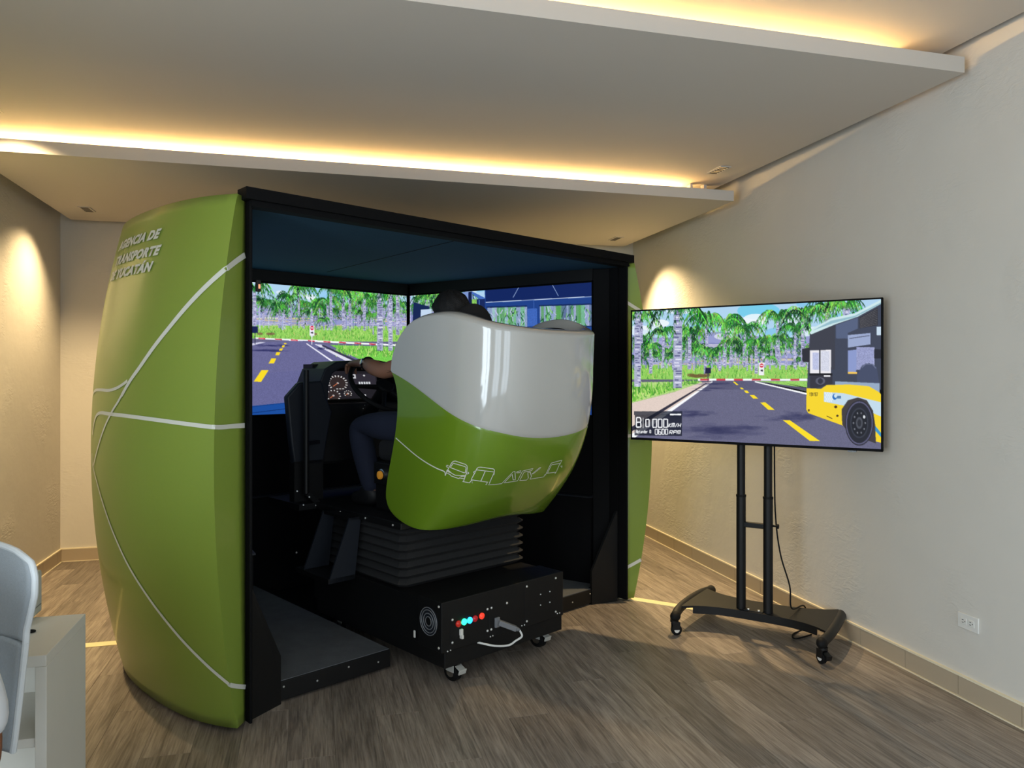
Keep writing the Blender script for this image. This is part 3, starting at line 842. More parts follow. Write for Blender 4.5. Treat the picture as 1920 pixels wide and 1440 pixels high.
def gauge_picture():
    c = Canvas(150, 96, [(0, 0), (150, 0), (150, 96), (0, 96)], [(0, 0), (1, 0), (1, 1), (0, 1)], 2)
    c.rect(0, 0, 150, 96, (38, 36, 42)); c.rect(84, 10, 146, 60, (54, 50, 60))
    for cx, cy, r, n in ((38, 42, 27, 14), (22, 84, 20, 10), (62, 78, 11, 8)):
        c.ell(cx, cy, r, r, (56, 46, 46), 1, 28)
        for i in range(n):
            an = PI * .8 + PI * 1.4 * i / (n - 1); ca, sa = math.cos(an), math.sin(an)
            c.line((cx + ca * r * .78, cy + sa * r * .78), (cx + ca * r, cy + sa * r), 3, (226, 226, 226))
        c.ell(cx, cy, 3, 3, (200, 200, 200)); c.line((cx, cy), (cx - r * .5, cy + r * .4), 2, (220, 120, 80))
    c.rect(74, 12, 90, 26, (226, 226, 230)); c.rect(78, 15, 86, 22, (40, 40, 46)); c.ell(114, 16, 3, 3, (230, 230, 230))
    for x in range(96, 130, 7): c.rect(x, 38, x + 5, 46, (220, 224, 230))
    c.rect(104, 50, 124, 54, (200, 204, 210)); c.rect(92, 82, 112, 90, (226, 226, 230))
    for x in range(32, 50, 8): c.rect(x, 60, x + 5, 63, (220, 220, 220))
    return c.result()


# ------------------------------------------------------------------ the simulator booth
TH = math.radians(28.25); OX, OY = .871, 4.016
HW = 1.29
MS = Matrix.Translation((OX, OY, 0)) @ Matrix.Rotation(TH, 4, 'Z')
MSI = MS.inverted()
booth = thing('simulator_booth', 'green and black driving simulator booth with lit screens inside and open front', 'simulator', (OX, OY, 0), TH)

COV_Z0, COV_Z1 = .022, 2.265
aend_x = [0, .185, .505, .8, 1.0, 1.4, 1.85]; aend_y = [.055, .150, .208, .224, .203, .07, -.2]
AEND = np.polyfit(aend_x, aend_y, 5); AEND[-1] += .055 - np.polyval(AEND, 0)


def cover_pt(q, z, side=-1):
    v = (z - COV_Z0) / (COV_Z1 - COV_Z0); B = max(0., 1 - abs(2 * v - 1) ** 2.0)
    ac = .055 + .121 * B; bc = -.045 - .058 * B
    if q < 0:
        k = q + 1; a, b = ac * k, bc * k
    else:
        b = bc + (1.8 - bc) * q; x = b - bc
        a = (1 - B) * float(np.polyval(AEND, x)) + B * (.176 + .599 * x - .4037 * x * x)
    return Vector((side * (HW + .004 + a), b, z))


NF, NQ = 4, 44
def cover_fn(side):
    def f(i, j):
        z = COV_Z0 + (COV_Z1 - COV_Z0) * j
        k = i * (NF + NQ)
        q = -1 + k / NF if k < NF else (k - NF) / NQ
        return cover_pt(q, z, side)
    return f


covers = {}
for side, lab in ((-1, 'bulging green vinyl side cover printed with white route lines and lettering'), (1, 'green vinyl side cover seen only at its front edge')):
    o = MB().grid(cover_fn(side), NF + NQ, 44, flip=(side < 0)).build('side_cover', M['green'], booth, smooth=28, solid=(.012, -1), keep=True)
    o['label'] = lab; covers[side] = o


def bvh_of(o):
    me = o.data; mw = MS
    return BVHTree.FromPolygons([mw @ v.co for v in me.vertices], [tuple(p.vertices) for p in me.polygons])


def hit(bvh, px, py):
    r = bvh.ray_cast(Vector((0, 0, CAMH)), ray(px, py).normalized())
    return (r[0], r[1]) if r[0] is not None else None


def ribbon(bvh, pts, wpx, name, m, parent, off=.003, n=10, local=True):
    """flat painted line following a surface; pts in photo pixels, width in photo pixels"""
    P = smoothpath([(x, y, 0) for x, y in pts], n) if n > 1 else [Vector((x, y, 0)) for x, y in pts]
    C = []
    for p in P:
        h = hit(bvh, p.x, p.y)
        if h is None: continue
        nn = h[1] if h[1].dot(h[0] - Vector((0, 0, CAMH))) < 0 else -h[1]
        C.append((h[0] + nn * off, nn))
    if len(C) < 2: return None
    b = MB(); L_, R_ = [], []
    for i, (c, nn) in enumerate(C):
        d = (C[min(i + 1, len(C) - 1)][0] - C[max(i - 1, 0)][0]).normalized()
        s_ = d.cross(nn).normalized()
        w = (wpx[0] + (wpx[1] - wpx[0]) * i / (len(C) - 1)) if isinstance(wpx, tuple) else wpx
        Y = c.x * FW[0] + c.y * FW[1]; w = w * Y / FPX / 2
        L_.append(MSI @ (c + s_ * w)); R_.append(MSI @ (c - s_ * w))
    m_ = len(C)
    b.add(L_ + R_, [(i, i + 1, m_ + i + 1, m_ + i) for i in range(m_ - 1)])
    return b.build(name, m, parent, smooth=0)


bv = bvh_of(covers[-1])
cov = covers[-1]
for pts, w in (([(463.5, 475), (440, 491), (410, 516), (380, 544), (350, 576), (320, 612), (290, 650), (262, 690), (245, 714), (229, 742)], (11, 8)),
               ([(232, 736), (222, 754), (212, 770), (201, 792), (192, 815), (183, 845), (176.5, 872)], (6, 4)),
               ([(240, 714), (231, 721), (219, 728), (205, 732), (190, 731), (180, 732), (176, 738), (174.5, 746)], (6, 5)),
               ([(464, 797.5), (436, 799), (406, 801), (360, 796), (300, 788), (240, 780), (205, 776), (191, 774), (182, 779), (177, 795), (174.5, 815)], (9, 5)),
               ([(174, 850), (175, 872), (183, 905), (196, 950), (216, 1005), (246, 1068), (290, 1135), (340, 1197), (390, 1248), (432, 1284)], (3.5, 7)),
               ([(430, 1282.5), (433, 1285), (446, 1287), (459.5, 1288)], 8)):
    ribbon(bv, pts, w, 'stripe', M['linegrey'], cov)
bvr = bvh_of(covers[1])
for pts, w in (([(1172, 565), (1186, 574), (1202, 584)], 6), ([(1172, 818), (1190, 816), (1212, 812)], 6), ([(1171, 1066), (1186, 1058), (1204, 1048)], 6)):
    ribbon(bvr, pts, w, 'stripe', M['linegrey'], covers[1])


def text_mesh(s, size, bold=.012, shear=.0):
    c = bpy.data.curves.new('t', 'FONT'); c.body = s; c.size = size; c.offset = bold * size; c.shear = shear; c.space_character = 1.1; c.resolution_u = 3
    o = bpy.data.objects.new('t', c); COL.objects.link(o)
    dg = bpy.context.evaluated_depsgraph_get(); dg.update()
    me = bpy.data.meshes.new_from_object(o.evaluated_get(dg))
    bpy.data.objects.remove(o); bpy.data.curves.remove(c)
    return me


def arc_b(b0, z, dist):          # walk back along the cover from depth b0
    b = b0; step = .01; n = max(1, int(abs(dist) / step)); st = dist / n
    f = lambda bb: cover_pt((bb - bc_of(z)) / (1.8 - bc_of(z)), z)
    for _ in range(n):
        p0 = f(b); p1 = f(b + .004); b += st * .004 / (p1 - p0).length
    return b


def bc_of(z):
    v = (z - COV_Z0) / (COV_Z1 - COV_Z0)
    return -.045 - .058 * max(0., 1 - (2 * v - 1) ** 2)


for s_, px, py, sh in (('AGENCIA DE', 303, 437, .25), ('TRANSPORTE', 303, 468, .25), ('DE YUCAT\u00c1N', 288, 499, .25)):
    h = hit(bv, px, py)
    if not h: continue
    l = MSI @ h[0]; zc = l.z; b0 = l.y
    me = text_mesh(s_, .058, .055, sh)
    xs = [v.co.x for v in me.vertices]; x1 = max(xs)
    # tabulate depth against distance to keep this quick
    ds = np.linspace(0, (x1 - min(xs)) * 1.36, 40); tb = [b0]
    for i in range(1, 40): tb.append(arc_b(tb[-1], zc, ds[i] - ds[i - 1]))
    for v in me.vertices:
        z = zc + v.co.y - .021
        b = float(np.interp((x1 - v.co.x) * 1.34, ds, tb))
        q = (b - bc_of(z)) / (1.8 - bc_of(z))
        p0 = cover_pt(q, z); n_ = (cover_pt(q + .01, z) - p0).cross(cover_pt(q, z + .01) - p0).normalized()
        if n_.x > 0: n_ = -n_
        v.co = p0 + n_ * .004
    link('lettering', me, M['linegrey'], cov, smooth=0)

# frame, walls, roof
MB().box2((-HW - .003, -.04, .02), (-HW + .010, .03, 2.247)).build('front_post', M['blackin'], booth, smooth=0, bevel=.003)
MB().box2((HW - .010, -.04, .02), (HW + .003, .03, 2.247)).build('front_post', M['blackin'], booth, smooth=0, bevel=.003)
for s_ in (-1, 1):
    MB().box2((s_ * (HW - .004), .03, .02), (s_ * (HW - .02), 1.80, 2.225)).build('side_wall', M['blackin'], booth, smooth=0)
MB().box2((-HW, 1.80, .02), (HW, 1.82, 2.225)).build('back_wall', M['blackin'], booth, smooth=0)
rf = MB().box2((-HW, .012, 2.226), (HW, 1.82, 2.245)).build('roof', M['navy'], booth, smooth=0)
rf['label'] = 'dark slate roof lining'
bm_ = MB().box2((-HW - .03, -.07, 2.247), (HW + .03, .02, 2.297)).box2((-HW, -.05, 2.222), (HW, .0118, 2.2475)).build('roof_beam', M['blackin'], booth, smooth=0)
# seam of the roof lining
p = MSI @ at_z(613, 510, 2.226); q = MSI @ at_z(862, 449, 2.226)
MB().beam((p.x, p.y, 2.2255), (q.x, q.y, 2.2255), .006, .002).build('seam', M['blackin'], rf, smooth=0)
# screens
SZ0, SZ1 = 1.235, 2.135
FWD_T = 1.76
def screen(p, q, im, lab):
    """p left end, q right end as seen by the driver (local s, t)"""
    d = Vector((q[0] - p[0], q[1] - p[1], 0)); L_ = d.length; ang_ = math.atan2(d.y, d.x)
    b = MB().box((L_ / 2, .03, (SZ1 - SZ0) / 2), (L_ - .004, .05, SZ1 - SZ0 + .012))
    o = b.build('screen', M['blackgloss'], booth, smooth=0)
    o.location = (p[0], p[1], SZ0); o.rotation_euler = (0, 0, ang_); o['label'] = lab
    me = picture_mesh('display_picture', im, L_ - .016, SZ1 - SZ0 - .004)
    k = link('display_picture', me, M['display'], o, smooth=0); k.location = (.008, .0035, .002)
    return o


screen((-.80, FWD_T), (.80, FWD_T), front_picture(), 'front screen showing a road lined with palm trees')
screen((.805, FWD_T - .01), (1.20, .19), right_picture(), 'side screen showing a blue bus interior with windows')
lo = MB()
dl = Vector((-1.20 + .805, .19 - FWD_T + .01, 0))
dim = np.ones((20, 36, 3)) * np.array([.10, .16, .22])
screen((-1.20, .19), (-.805, FWD_T - .01), dim, 'side screen hidden behind the front post')
# header above and lining below the screens
TRI = [((-1.20, .19), (-.805, 1.745)), ((-.80, 1.755), (.80, 1.755)), ((.805, 1.745), (1.20, .19))]
for (p, q) in TRI:
    d = Vector((q[0] - p[0], q[1] - p[1], 0)).normalized(); n = Vector((-d.y, d.x, 0))
    for z0, z1, off, nm, mm in ((2.146, 2.225, .0, 'header_panel', M['black']), (.69, 1.226, .02, 'liner_panel', M['blackin']), (.02, .68, -.03, 'skirt_panel', M['slate'] if 0 else M['blackin'])):
        a = Vector((p[0], p[1], (z0 + z1) / 2)) + n * (off + .02); b = Vector((q[0], q[1], (z0 + z1) / 2)) + n * (off + .02)
        MB().beam(a, b, .03, z1 - z0).build(nm, mm, booth, smooth=0)
    a = Vector((p[0], p[1], .684)) - n * .0; b = Vector((q[0], q[1], .684)) - n * .0
    MB().beam(a, b, .07, .008).build('ledge', M['slate'], booth, smooth=0)
# wall stubs closing the opening beside the screens
for s_ in (-1, 1):
    MB().beam((s_ * 1.21, .19, 1.12), (s_ * (HW - .02), .10, 1.12), .012, 2.2).build('return_panel', M['blackin'], booth, smooth=0)
# step platforms either side of the cockpit
for s_ in (-1, 1):
    x0, x1 = s_ * (HW - .022), s_ * .485
    o = MB().box2((min(x0, x1), .10, .012), (max(x0, x1), 1.70, .10)).build('step_platform', M['black'], booth, smooth=0, bevel=.003)
    MB().box2((min(x0, x1) + .006, .106, .1005), (max(x0, x1) - .006, 1.69, .104)).build('mat', M['carpet'], o, smooth=0)
    for k in range(4):
        MB().lathe((s_ * (.56 + .17 * k), .0985, .055 + .02 * (k % 2)), (0, -1, 0), [(0, .005), (.003, .004)], 8).build('screw', M['screw'], o)
    # sloping gusset beside the post
    g = [(s_ * (HW - .022), .03, .11), (s_ * (HW - .205), .095, .11), (s_ * (HW - .205), .095, .22), (s_ * (HW - .03), .032, .60), (s_ * (HW - .022), .03, .60)]
    g2 = [(x, y + .015, z) for x, y, z in g]
    MB().add(g + g2, [(0, 1, 2, 3, 4), (9, 8, 7, 6, 5)] + [(i, (i + 1) % 5, (i + 1) % 5 + 5, i + 5) for i in range(5)]).build('gusset', M['black'], booth, smooth=0)
    MB().prism([(s_ * (HW - .022), .03), (s_ * (HW - .205), .095), (s_ * (HW - .205), .12), (s_ * (HW - .022), .12)], lambda a, b: (a, b, .0), (0, 0, .11)).build('toe_panel', M['black'], booth, smooth=0)
MB().box2((-.484, .96, .012), (.484, 1.72, .03)).build('floor_pan', M['blackin'], booth, smooth=0)
# small sensor on the left post, hook on the right
o = MB().box((-HW + .03, -.05, 1.885), (.02, .014, .05)).build('sensor', M['black'], booth, smooth=0, bevel=.002)
MB().box((-HW + .032, -.058, 1.882), (.008, .002, .018)).build('indicator', mat('indicator_light', (255, 150, 100), .4, emit=(255, 170, 130), estr=.8), o, smooth=0)
o = MB().box((HW + .05, -.02, 2.235), (.06, .012, .012)).torus((HW + .078, -.02, 2.215), (0, 1, 0), .012, .004, 16, 6).build('hook', M['black'], booth)
for x, y in ((-1.1, .5), (-.56, .18), (.56, .18), (1.1, .5), (-1.1, 1.6), (1.1, 1.6)):
    MB().lathe((x, y, 0), (0, 0, 1), [(0, .03), (.012, .03)], 14).build('levelling_foot', M['rubber'], booth)

# ------------------------------------------------------------------ the motion cockpit standing in the booth
cock = thing('motion_cockpit', 'black motion base cockpit on casters with a white and green wraparound seat shell', 'cockpit', (OX, OY, 0), TH)
SC = -.05

# seat shell ---------------------------------------------------------------
TFZ = [.70, .80, .846, .958, 1.10, 1.24, 1.35, 1.459, 1.528, 1.9]; TFV = [.15, .165, .177, .167, .123, .085, .075, .090, .133, .133]

TBP = np.polyfit([.73, .78, .87, 1.03, 1.24, 1.34, 1.6, 1.77], [-.20, -.25, -.36, -.49, -.575, -.60, -.628, -.635], 4)
TFP = np.polyfit(TFZ[1:-1], TFV[1:-1], 5); TFE = float(np.polyval(TFP, 1.53))


def shell_plan(z, n=200):
    w = .46; tb = float(np.polyval(TBP, z)); tf = float(np.polyval(TFP, z)) if z < 1.53 else TFE
    ph = np.linspace(-PI / 2, PI / 2, n); e = 2 / 3.9
    s = 0. + w * np.sign(np.sin(ph)) * np.abs(np.sin(ph)) ** e
    t = tf - (tf - tb) * np.abs(np.cos(ph)) ** e
    d = np.r_[0, np.cumsum(np.hypot(np.diff(s), np.diff(t)))]
    return s, t, d


_plans = {}
def shell_pt(k, z):                       # k 0..1 along the wrap, from the left front edge round the back
    zi = round(z, 5)
    if zi not in _plans: _plans[zi] = shell_plan(zi)
    s, t, d = _plans[zi]
    x = k * d[-1]
    return Vector((float(np.interp(x, d, s)), float(np.interp(x, d, t)), z))


AL = 2.28
def _sym(k): return min(k, 1 - k) * AL
def curve_(k, X, Y):                      # smooth (cubic Hermite) interpolation
    x = _sym(k); i = max(0, min(len(X) - 2, int(np.searchsorted(X, x)) - 1))
    def sl(j):
        a, b = max(j - 1, 0), min(j + 1, len(X) - 1)
        return 0. if j == len(X) - 1 else (Y[b] - Y[a]) / (X[b] - X[a])
    h = X[i + 1] - X[i]; t = (x - X[i]) / h
    return Y[i] * (2 * t ** 3 - 3 * t * t + 1) + Y[i + 1] * (3 * t * t - 2 * t ** 3) + h * (sl(i) * (t ** 3 - 2 * t * t + t) + sl(i + 1) * (t ** 3 - t * t))
def z_top(k): return curve_(k, [0, .01, .03, .06, .10, .15, .20, .28, .40, .50, .60, .70, .80, .95, 1.14], [1.53, 1.585, 1.63, 1.675, 1.715, 1.75, 1.773, 1.790, 1.793, 1.782, 1.758, 1.733, 1.717, 1.705, 1.702])
def z_bot(k): return curve_(k, [0, .02, .06, .12, .22, .35, .5, .7, 1.14], [.862, .82, .79, .768, .748, .735, .735, .742, .768])
def z_mid(k): return curve_(k, [0, .15, .30, .47, .62, .78, .95, 1.14], [1.520, 1.46, 1.395, 1.323, 1.272, 1.235, 1.207, 1.196])


def kk_(i):                               # denser sampling near the two ends
    return .5 - .5 * math.copysign(abs(math.cos(PI * i)) ** .8, math.cos(PI * i))


green_fn = lambda i, j: shell_pt(kk_(i), z_bot(kk_(i)) + (z_mid(kk_(i)) - z_bot(kk_(i))) * j)
white_fn = lambda i, j: shell_pt(kk_(i), z_mid(kk_(i)) + (z_top(kk_(i)) - z_mid(kk_(i))) * j)
shell = MB().grid(green_fn, 96, 30).build('seat_shell', M['shellgreen'], cock, smooth=40, solid=(.016, 1), bevel=0, keep=True)
shell['label'] = 'glossy green lower seat shell printed with white vehicle outlines'
white = MB().grid(white_fn, 96, 30).build('upper_shell', M['shellwhite'], shell, smooth=40, solid=(.045, 1), keep=True)
white['label'] = 'glossy white upper seat shell'
def rim_fn(i, j):                         # rolled rim leaning inwards along the top edge
    k = kk_(i); p = shell_pt(k, z_top(k)); e = .004
    d = (shell_pt(min(k + e, 1), z_top(k)) - shell_pt(max(k - e, 0), z_top(k))).normalized(); n = Vector((-d.y, d.x, 0))
    f = min(1., _sym(k) / .6)
    a = [(-.0005, -.004), (.006, .008), (.020, .018), (.040, .026), (.058, .030), (.068, .024), (.072, -.03)][int(round(j * 6))]
    return p + n * a[0] + Vector((0, 0, a[1] * (.35 + .65 * f)))
MB().grid(rim_fn, 96, 6).build('rim', M['shellwhite'], shell, smooth=70, keep=True)
for o in (shell, white):
    # thickness grows inwards
    o.modifiers['solid'].offset = -1; o.modifiers['solid'].material_offset = 1; o.data.materials.append(M['blackin'])
    md = o.modifiers.new('bevel', 'BEVEL'); md.width = .004; md.segments = 2; md.limit_method = 'ANGLE'; md.angle_limit = math.radians(60)
sbv = bvh_of(shell)


def zz(pts):                              # coordinates read from an enlarged view of the shell lettering
    return [(820 + x / 7.385, 860 + y / 7.385) for x, y in pts]


ribbon(sbv, [(743, 821), (760, 836), (780, 853), (800, 867), (820, 878), (834, 884)] + zz([(115, 232)]), 2.2, 'line_art', M['line'], shell, off=.0035)
ART = [[(115, 232), (150, 150), (205, 55), (225, 35), (255, 30), (390, 75), (412, 92), (420, 120), (405, 200), (365, 310)],
       [(185, 120), (225, 60), (385, 105), (402, 120), (390, 190), (375, 192), (185, 120)], [(150, 150), (205, 200), (250, 225), (320, 232), (400, 225)],
       [(140, 152), (130, 195), (180, 215), (195, 235), (300, 272), (312, 262), (378, 275)], [(140, 175), (185, 190), (150, 160)], [(325, 240), (385, 240), (378, 255)],
       [(160, 92), (138, 90), (130, 104), (140, 116), (155, 115)], [(420, 182), (434, 186), (436, 200), (425, 208), (412, 206)],
       [(350, 310), (445, 330), (480, 285)], [(468, 285), (520, 190), (550, 130), (570, 115), (600, 113), (770, 135), (788, 150), (785, 180)],
       [(545, 150), (780, 178)], [(785, 180), (745, 270), (715, 340)], [(480, 288), (700, 320)], [(662, 170), (600, 308)], [(520, 165), (502, 180), (508, 195)], [(785, 185), (782, 215), (770, 220)],
       [(478, 300), (486, 308)], [(476, 326), (490, 330)], [(665, 350), (680, 355)], [(685, 325), (682, 345)], [(700, 355), (790, 352), (890, 338)],
       [(890, 335), (1045, 175), (1070, 172), (1075, 285), (1045, 288), (1030, 210), (920, 330), (1105, 300), (1175, 165), (1320, 130), (1300, 160), (1195, 180), (1135, 295), (1230, 290), (1255, 262), (1245, 185), (1280, 180), (1298, 240), (1275, 275)],
       [(1095, 175), (1095, 190), (1145, 185), (1152, 160), (1095, 175)], [(1305, 205), (1410, 118), (1430, 118), (1320, 205), (1305, 205)],
       [(1275, 278), (1470, 245), (1478, 215), (1490, 220)], [(1490, 225), (1560, 75), (1575, 55), (1720, 15), (1690, 75)], [(1520, 195), (1575, 80), (1690, 60), (1640, 180), (1510, 197)], [(1640, 180), (1620, 205)], [(1700, 100), (1720, 95), (1715, 120)]]
for a_ in ART:
    pts = zz(a_); dense = []
    for p, q in zip(pts[:-1], pts[1:]):
        n = max(1, int(math.hypot(q[0] - p[0], q[1] - p[1]) / 3))
        dense += [(p[0] + (q[0] - p[0]) * i / n, p[1] + (q[1] - p[1]) * i / n) for i in range(n)]
    ribbon(sbv, dense + [pts[-1]], 1.5, 'line_art', M['line'], shell, off=.0035, n=1)

# base, bellows, deck ------------------------------------------------------
MB().box2((-.46, -.315, .108), (.355, .90, .19)).build('base_frame', M['black'], cock, smooth=0, bevel=.004)
hs_ = MB().box2((-.47, -.140, .19), (.40, .92, .405)).build('base_housing', M['black'], cock, smooth=0, bevel=.003)
b = MB(); NP = 7; z0, z1 = .405, .715; vs = []; fs = []
for i in range(2 * NP + 1):
    z = z0 + (z1 - z0) * i / (2 * NP); g = 0 if i % 2 else .030
    x0, x1, y0, y1 = -.455 + g, .435 - g, .045 + g, .90 - g; c = .03
    vs += [(x0 + c, y0, z), (x1 - c, y0, z), (x1, y0 + c, z), (x1, y1 - c, z), (x1 - c, y1, z), (x0 + c, y1, z), (x0, y1 - c, z), (x0, y0 + c, z)]
for i in range(2 * NP):
    for k in range(8): fs.append((i * 8 + k, i * 8 + (k + 1) % 8, i * 8 + 8 + (k + 1) % 8, i * 8 + 8 + k))
b.add(vs, fs + [tuple(range(8)), tuple(range(16 * NP, 16 * NP + 8))]).build('bellows', M['bellows'], cock, smooth=0)
dk = MB().box2((-.47, .03, .716), (.45, 1.30, .752)).build('deck', M['black'], cock, smooth=0, bevel=.004)
for y in (.10, .36, .62, .9):
    MB().lathe((-.4705, y, .734), (-1, 0, 0), [(0, .006), (.003, .005)], 8).build('screw', M['screw'], dk)
# control box with its buttons, fan, switch, plug and lead
bx = MB().box2((-.49, -.330, .192), (.35, -.146, .432)).build('control_box', M['black'], cock, smooth=0, bevel=.004)
bx['label'] = 'black control box with coloured push buttons'
CF = -.3305


def on_front(px, py, off=0.):             # point of the control box front seen at that photo position
    d = MSI.to_3x3() @ ray(px, py); o_ = MSI @ Vector((0, 0, CAMH)); k = (CF - o_.y) / d.y
    return Vector((o_.x + d.x * k, CF - off, o_.z + d.z * k))


def zb(x, y): return 740 + x / 5.333, 1040 + y / 5.333


scr = MB().lathe((0, 0, 0), (0, -1, 0), [(0, .0065), (.003, .0055), (.005, .002)], 10).mesh('screw'); scr.materials.append(M['screw'])
for x, y in ((577, 652), (577, 880), (928, 545), (968, 532), (928, 762), (966, 748), (1122, 484), (1321, 318), (1321, 666), (1610, 235), (1610, 570)):
    o = bpy.data.objects.new('screw', scr); COL.objects.link(o); o.parent = bx; o.location = on_front(*zb(x, y))
for x, y in ((1458, 396), (1550, 368), (1458, 504), (1550, 475), (528, 967), (558, 956), (956, 820), (980, 810), (1270, 710), (1296, 702), (1625, 588), (1648, 582)):
    o = bpy.data.objects.new('screw', scr); COL.objects.link(o); o.parent = bx; o.location = on_front(*zb(x, y)); o.scale = (.6, 1, .6)
for (x, y, c, e) in ((635, 690, (190, 40, 26), .25), (692, 670, (40, 230, 150), 3.2), (748, 655, (40, 170, 240), 2.4), (800, 638, (170, 26, 36), .35), (868, 612, (240, 60, 40), .8)):
    p = on_front(*zb(x, y)); mm = mat('button_light', c, .25, emit=c, estr=e)
    o = MB().lathe(p, (0, -1, 0), [(0, .0155), (.006, .0155), (.008, .011), (.011, .0095), (.013, .004)], 20).build('push_button', mm, bx, smooth=50)
p = on_front(*zb(658, 785)); MB().box(p + Vector((0, -.006, .006)), (.018, .012, .03)).box(p + Vector((-.002, -.012, -.014)), (.012, .02, .018)).build('switch', M['outlet'], bx, bevel=.002)
for x in (945, 1300, 560):
    a = on_front(*zb(x, 560 if x == 945 else (320 if x == 1300 else 640))); b_ = on_front(*zb(x, 760 if x == 945 else (700 if x == 1300 else 900)))
    MB().box2((a.x - .001, CF - .0012, b_.z), (a.x + .001, CF + .002, a.z)).build('panel_joint', M['dark'], bx, smooth=0)
p = on_front(*zb(1020, 675)); q = on_front(*zb(1140, 715), .055)
MB().box(p + Vector((0, -.004, 0)), (.03, .012, .05)).beam(p + Vector((.006, -.008, 0)), q, .03, .026).tube([q, q + (q - p).normalized() * .02], [.013, .007], 12).build('plug', M['grey'], bx, bevel=.003)
c0 = q + (q - p).normalized() * .018
pth = [c0, c0 + Vector((.006, -.012, -.03)), on_front(*zb(1130, 830), .06), on_front(*zb(1070, 880), .05), on_front(*zb(960, 896), .03), on_front(*zb(840, 882), .0) + Vector((0, .01, 0))]
MB().tube(smoothpath(pth, 8), .0052, 8).build('lead', M['cablewhite'], bx)
# fan grille on the left end
fx = -.4905
fc = Vector((fx, -.235, .325))
fan = MB().lathe(fc, (-1, 0, 0), [(0, .068), (.003, .068)], 24).build('fan', M['grey'] if 0 else M['slate'], bx)
for r_ in (.022, .038, .054, .066): MB().torus(fc + Vector((-.005, 0, 0)), (1, 0, 0), r_, .0022, 28, 6).build('fan_ring', M['grey'], fan)
MB().lathe(fc + Vector((-.002, 0, 0)), (-1, 0, 0), [(0, .018), (.005, .018)], 16).build('fan_hub', M['black'], fan)
for y, z in ((-.31, .41), (-.31, .215)):
    o = bpy.data.objects.new('screw', scr); COL.objects.link(o); o.parent = bx; o.location = (fx, y, z); o.rotation_euler = (0, 0, -PI / 2)
MB().box((fx - .003, -.12, .235), (.006, .012, .035)).build('latch', M['outlet'], bx, bevel=.002)


def caster(parent, loc, r=.036, pedal=True, steel=True, rz=0., top=.10, sc_=1.):
    """swivel caster; loc = point of the floor under it"""
    m1 = M['zinc'] if steel else M['black']
    c = MB().lathe((0, 0, top - .012), (0, 0, 1), [(0, .024), (.012, .024)], 14).build('caster', m1, parent)
    c.location = loc; c.rotation_euler = (0, 0, rz)
    MB().box((-.017, .008, top - .034), (.003, .044, .046)).box((.017, .008, top - .034), (.003, .044, .046)).box((0, .004, top - .014), (.036, .044, .004)).build('fork', m1, c, bevel=.001)
    MB().lathe((-.012, .012, r), (1, 0, 0), [(0, r * .86), (.003, r), (.021, r), (.024, r * .86)], 24).build('wheel', M['rubber'], c)
    MB().lathe((-.0135, .012, r), (1, 0, 0), [(0, r * .5), (.027, r * .5)], 16).build('hub', M['chrome'] if steel else M['outlet'], c)
    if pedal:
        MB().box((0, -.032, top - .030), (.030, .030, .006), Matrix.Rotation(.5, 3, 'X')).box((0, -.044, top - .045), (.034, .006, .026), Matrix.Rotation(.25, 3, 'X')).build('brake_pedal', m1, c, bevel=.002)
    c.scale = (sc_, sc_, 1)
    return c


for px, py in ((855, 1278), (1015, 1214)):
    l = MSI @ at_z(px, py, 0); caster(cock, (l.x, l.y + .01, 0), r=.04, top=.107, sc_=1.35)
for x in (-.36, .30): caster(cock, (x, .78, 0), pedal=False, top=.104)

# seat, headrest, seat base ------------------------------------------------
MB().box2((-.33, -.02, .753), (.23, .48, 1.02)).build('seat_base', M['black'], cock, smooth=0, bevel=.012)
MB().box2((-.30, -.04, 1.02), (.20, .52, 1.14)).build('seat_cushion', M['shirt'], cock, bevel=.04, seg=4)
MB().box((SC, -.16, 1.40), (.46, .13, .62), Matrix.Rotation(.12, 3, 'X')).build('backrest', M['shirt'], cock, bevel=.05, seg=4)
MB().ball((SC, -.05, 1.765), (.125, .06, .125), 24, 16).build('headrest', M['shirt'], cock)
MB().tube([(SC - .06, -.10, 1.62), (SC - .06, -.06, 1.72)], .008, 8).tube([(SC + .06, -.10, 1.62), (SC + .06, -.06, 1.72)], .008, 8).build('headrest_post', M['chrome'], cock)
bt = MB().box2((-.352, .27, .90), (-.332, .46, 1.02)).build('side_switch_box', M['black'], cock, smooth=0, bevel=.003)
MB().lathe((-.352, .37, .956), (-1, 0, 0), [(0, .034), (.012, .034), (.016, .028)], 24).build('button_ring', M['chrome'], bt)
MB().lathe((-.366, .37, .956), (-1, 0, 0), [(0, .024), (.012, .022), (.016, .014)], 20).build('amber_button', M['amber'], bt)

# dashboard, instrument display, steering wheel, side console, pole, step ---
db = MB()
arch = [(-.40, 1.30), (-.385, 1.44), (-.34, 1.545), (-.26, 1.590), (-.10, 1.600), (.10, 1.595), (.24, 1.56), (.32, 1.45), (.34, 1.30)]
inner = [(.26, 1.33), (.24, 1.46), (.19, 1.53), (.08, 1.555), (-.10, 1.56), (-.23, 1.55), (-.29, 1.515), (-.315, 1.44), (-.32, 1.33)]
db.prism(arch + inner, lambda a, b: (a + .0, 1.02, b), (0, .30, 0))
dash = db.build('dashboard', M['slate'], cock, smooth=30, bevel=.008)
MB().box2((-.40, 1.06, .95), (.34, 1.32, 1.33)).build('dash_body', M['black'], cock, smooth=0, bevel=.02)
MB().box2((-.33, 1.20, 1.30), (.28, 1.32, 1.575)).build('dash_back', M['black'], dash, smooth=0)
cl = MB().box((SC - .02, 1.175, 1.44), (.44, .02, .20), Matrix.Rotation(-.25, 3, 'X')).build('instrument_cluster', M['blackgloss'], dash, smooth=0)
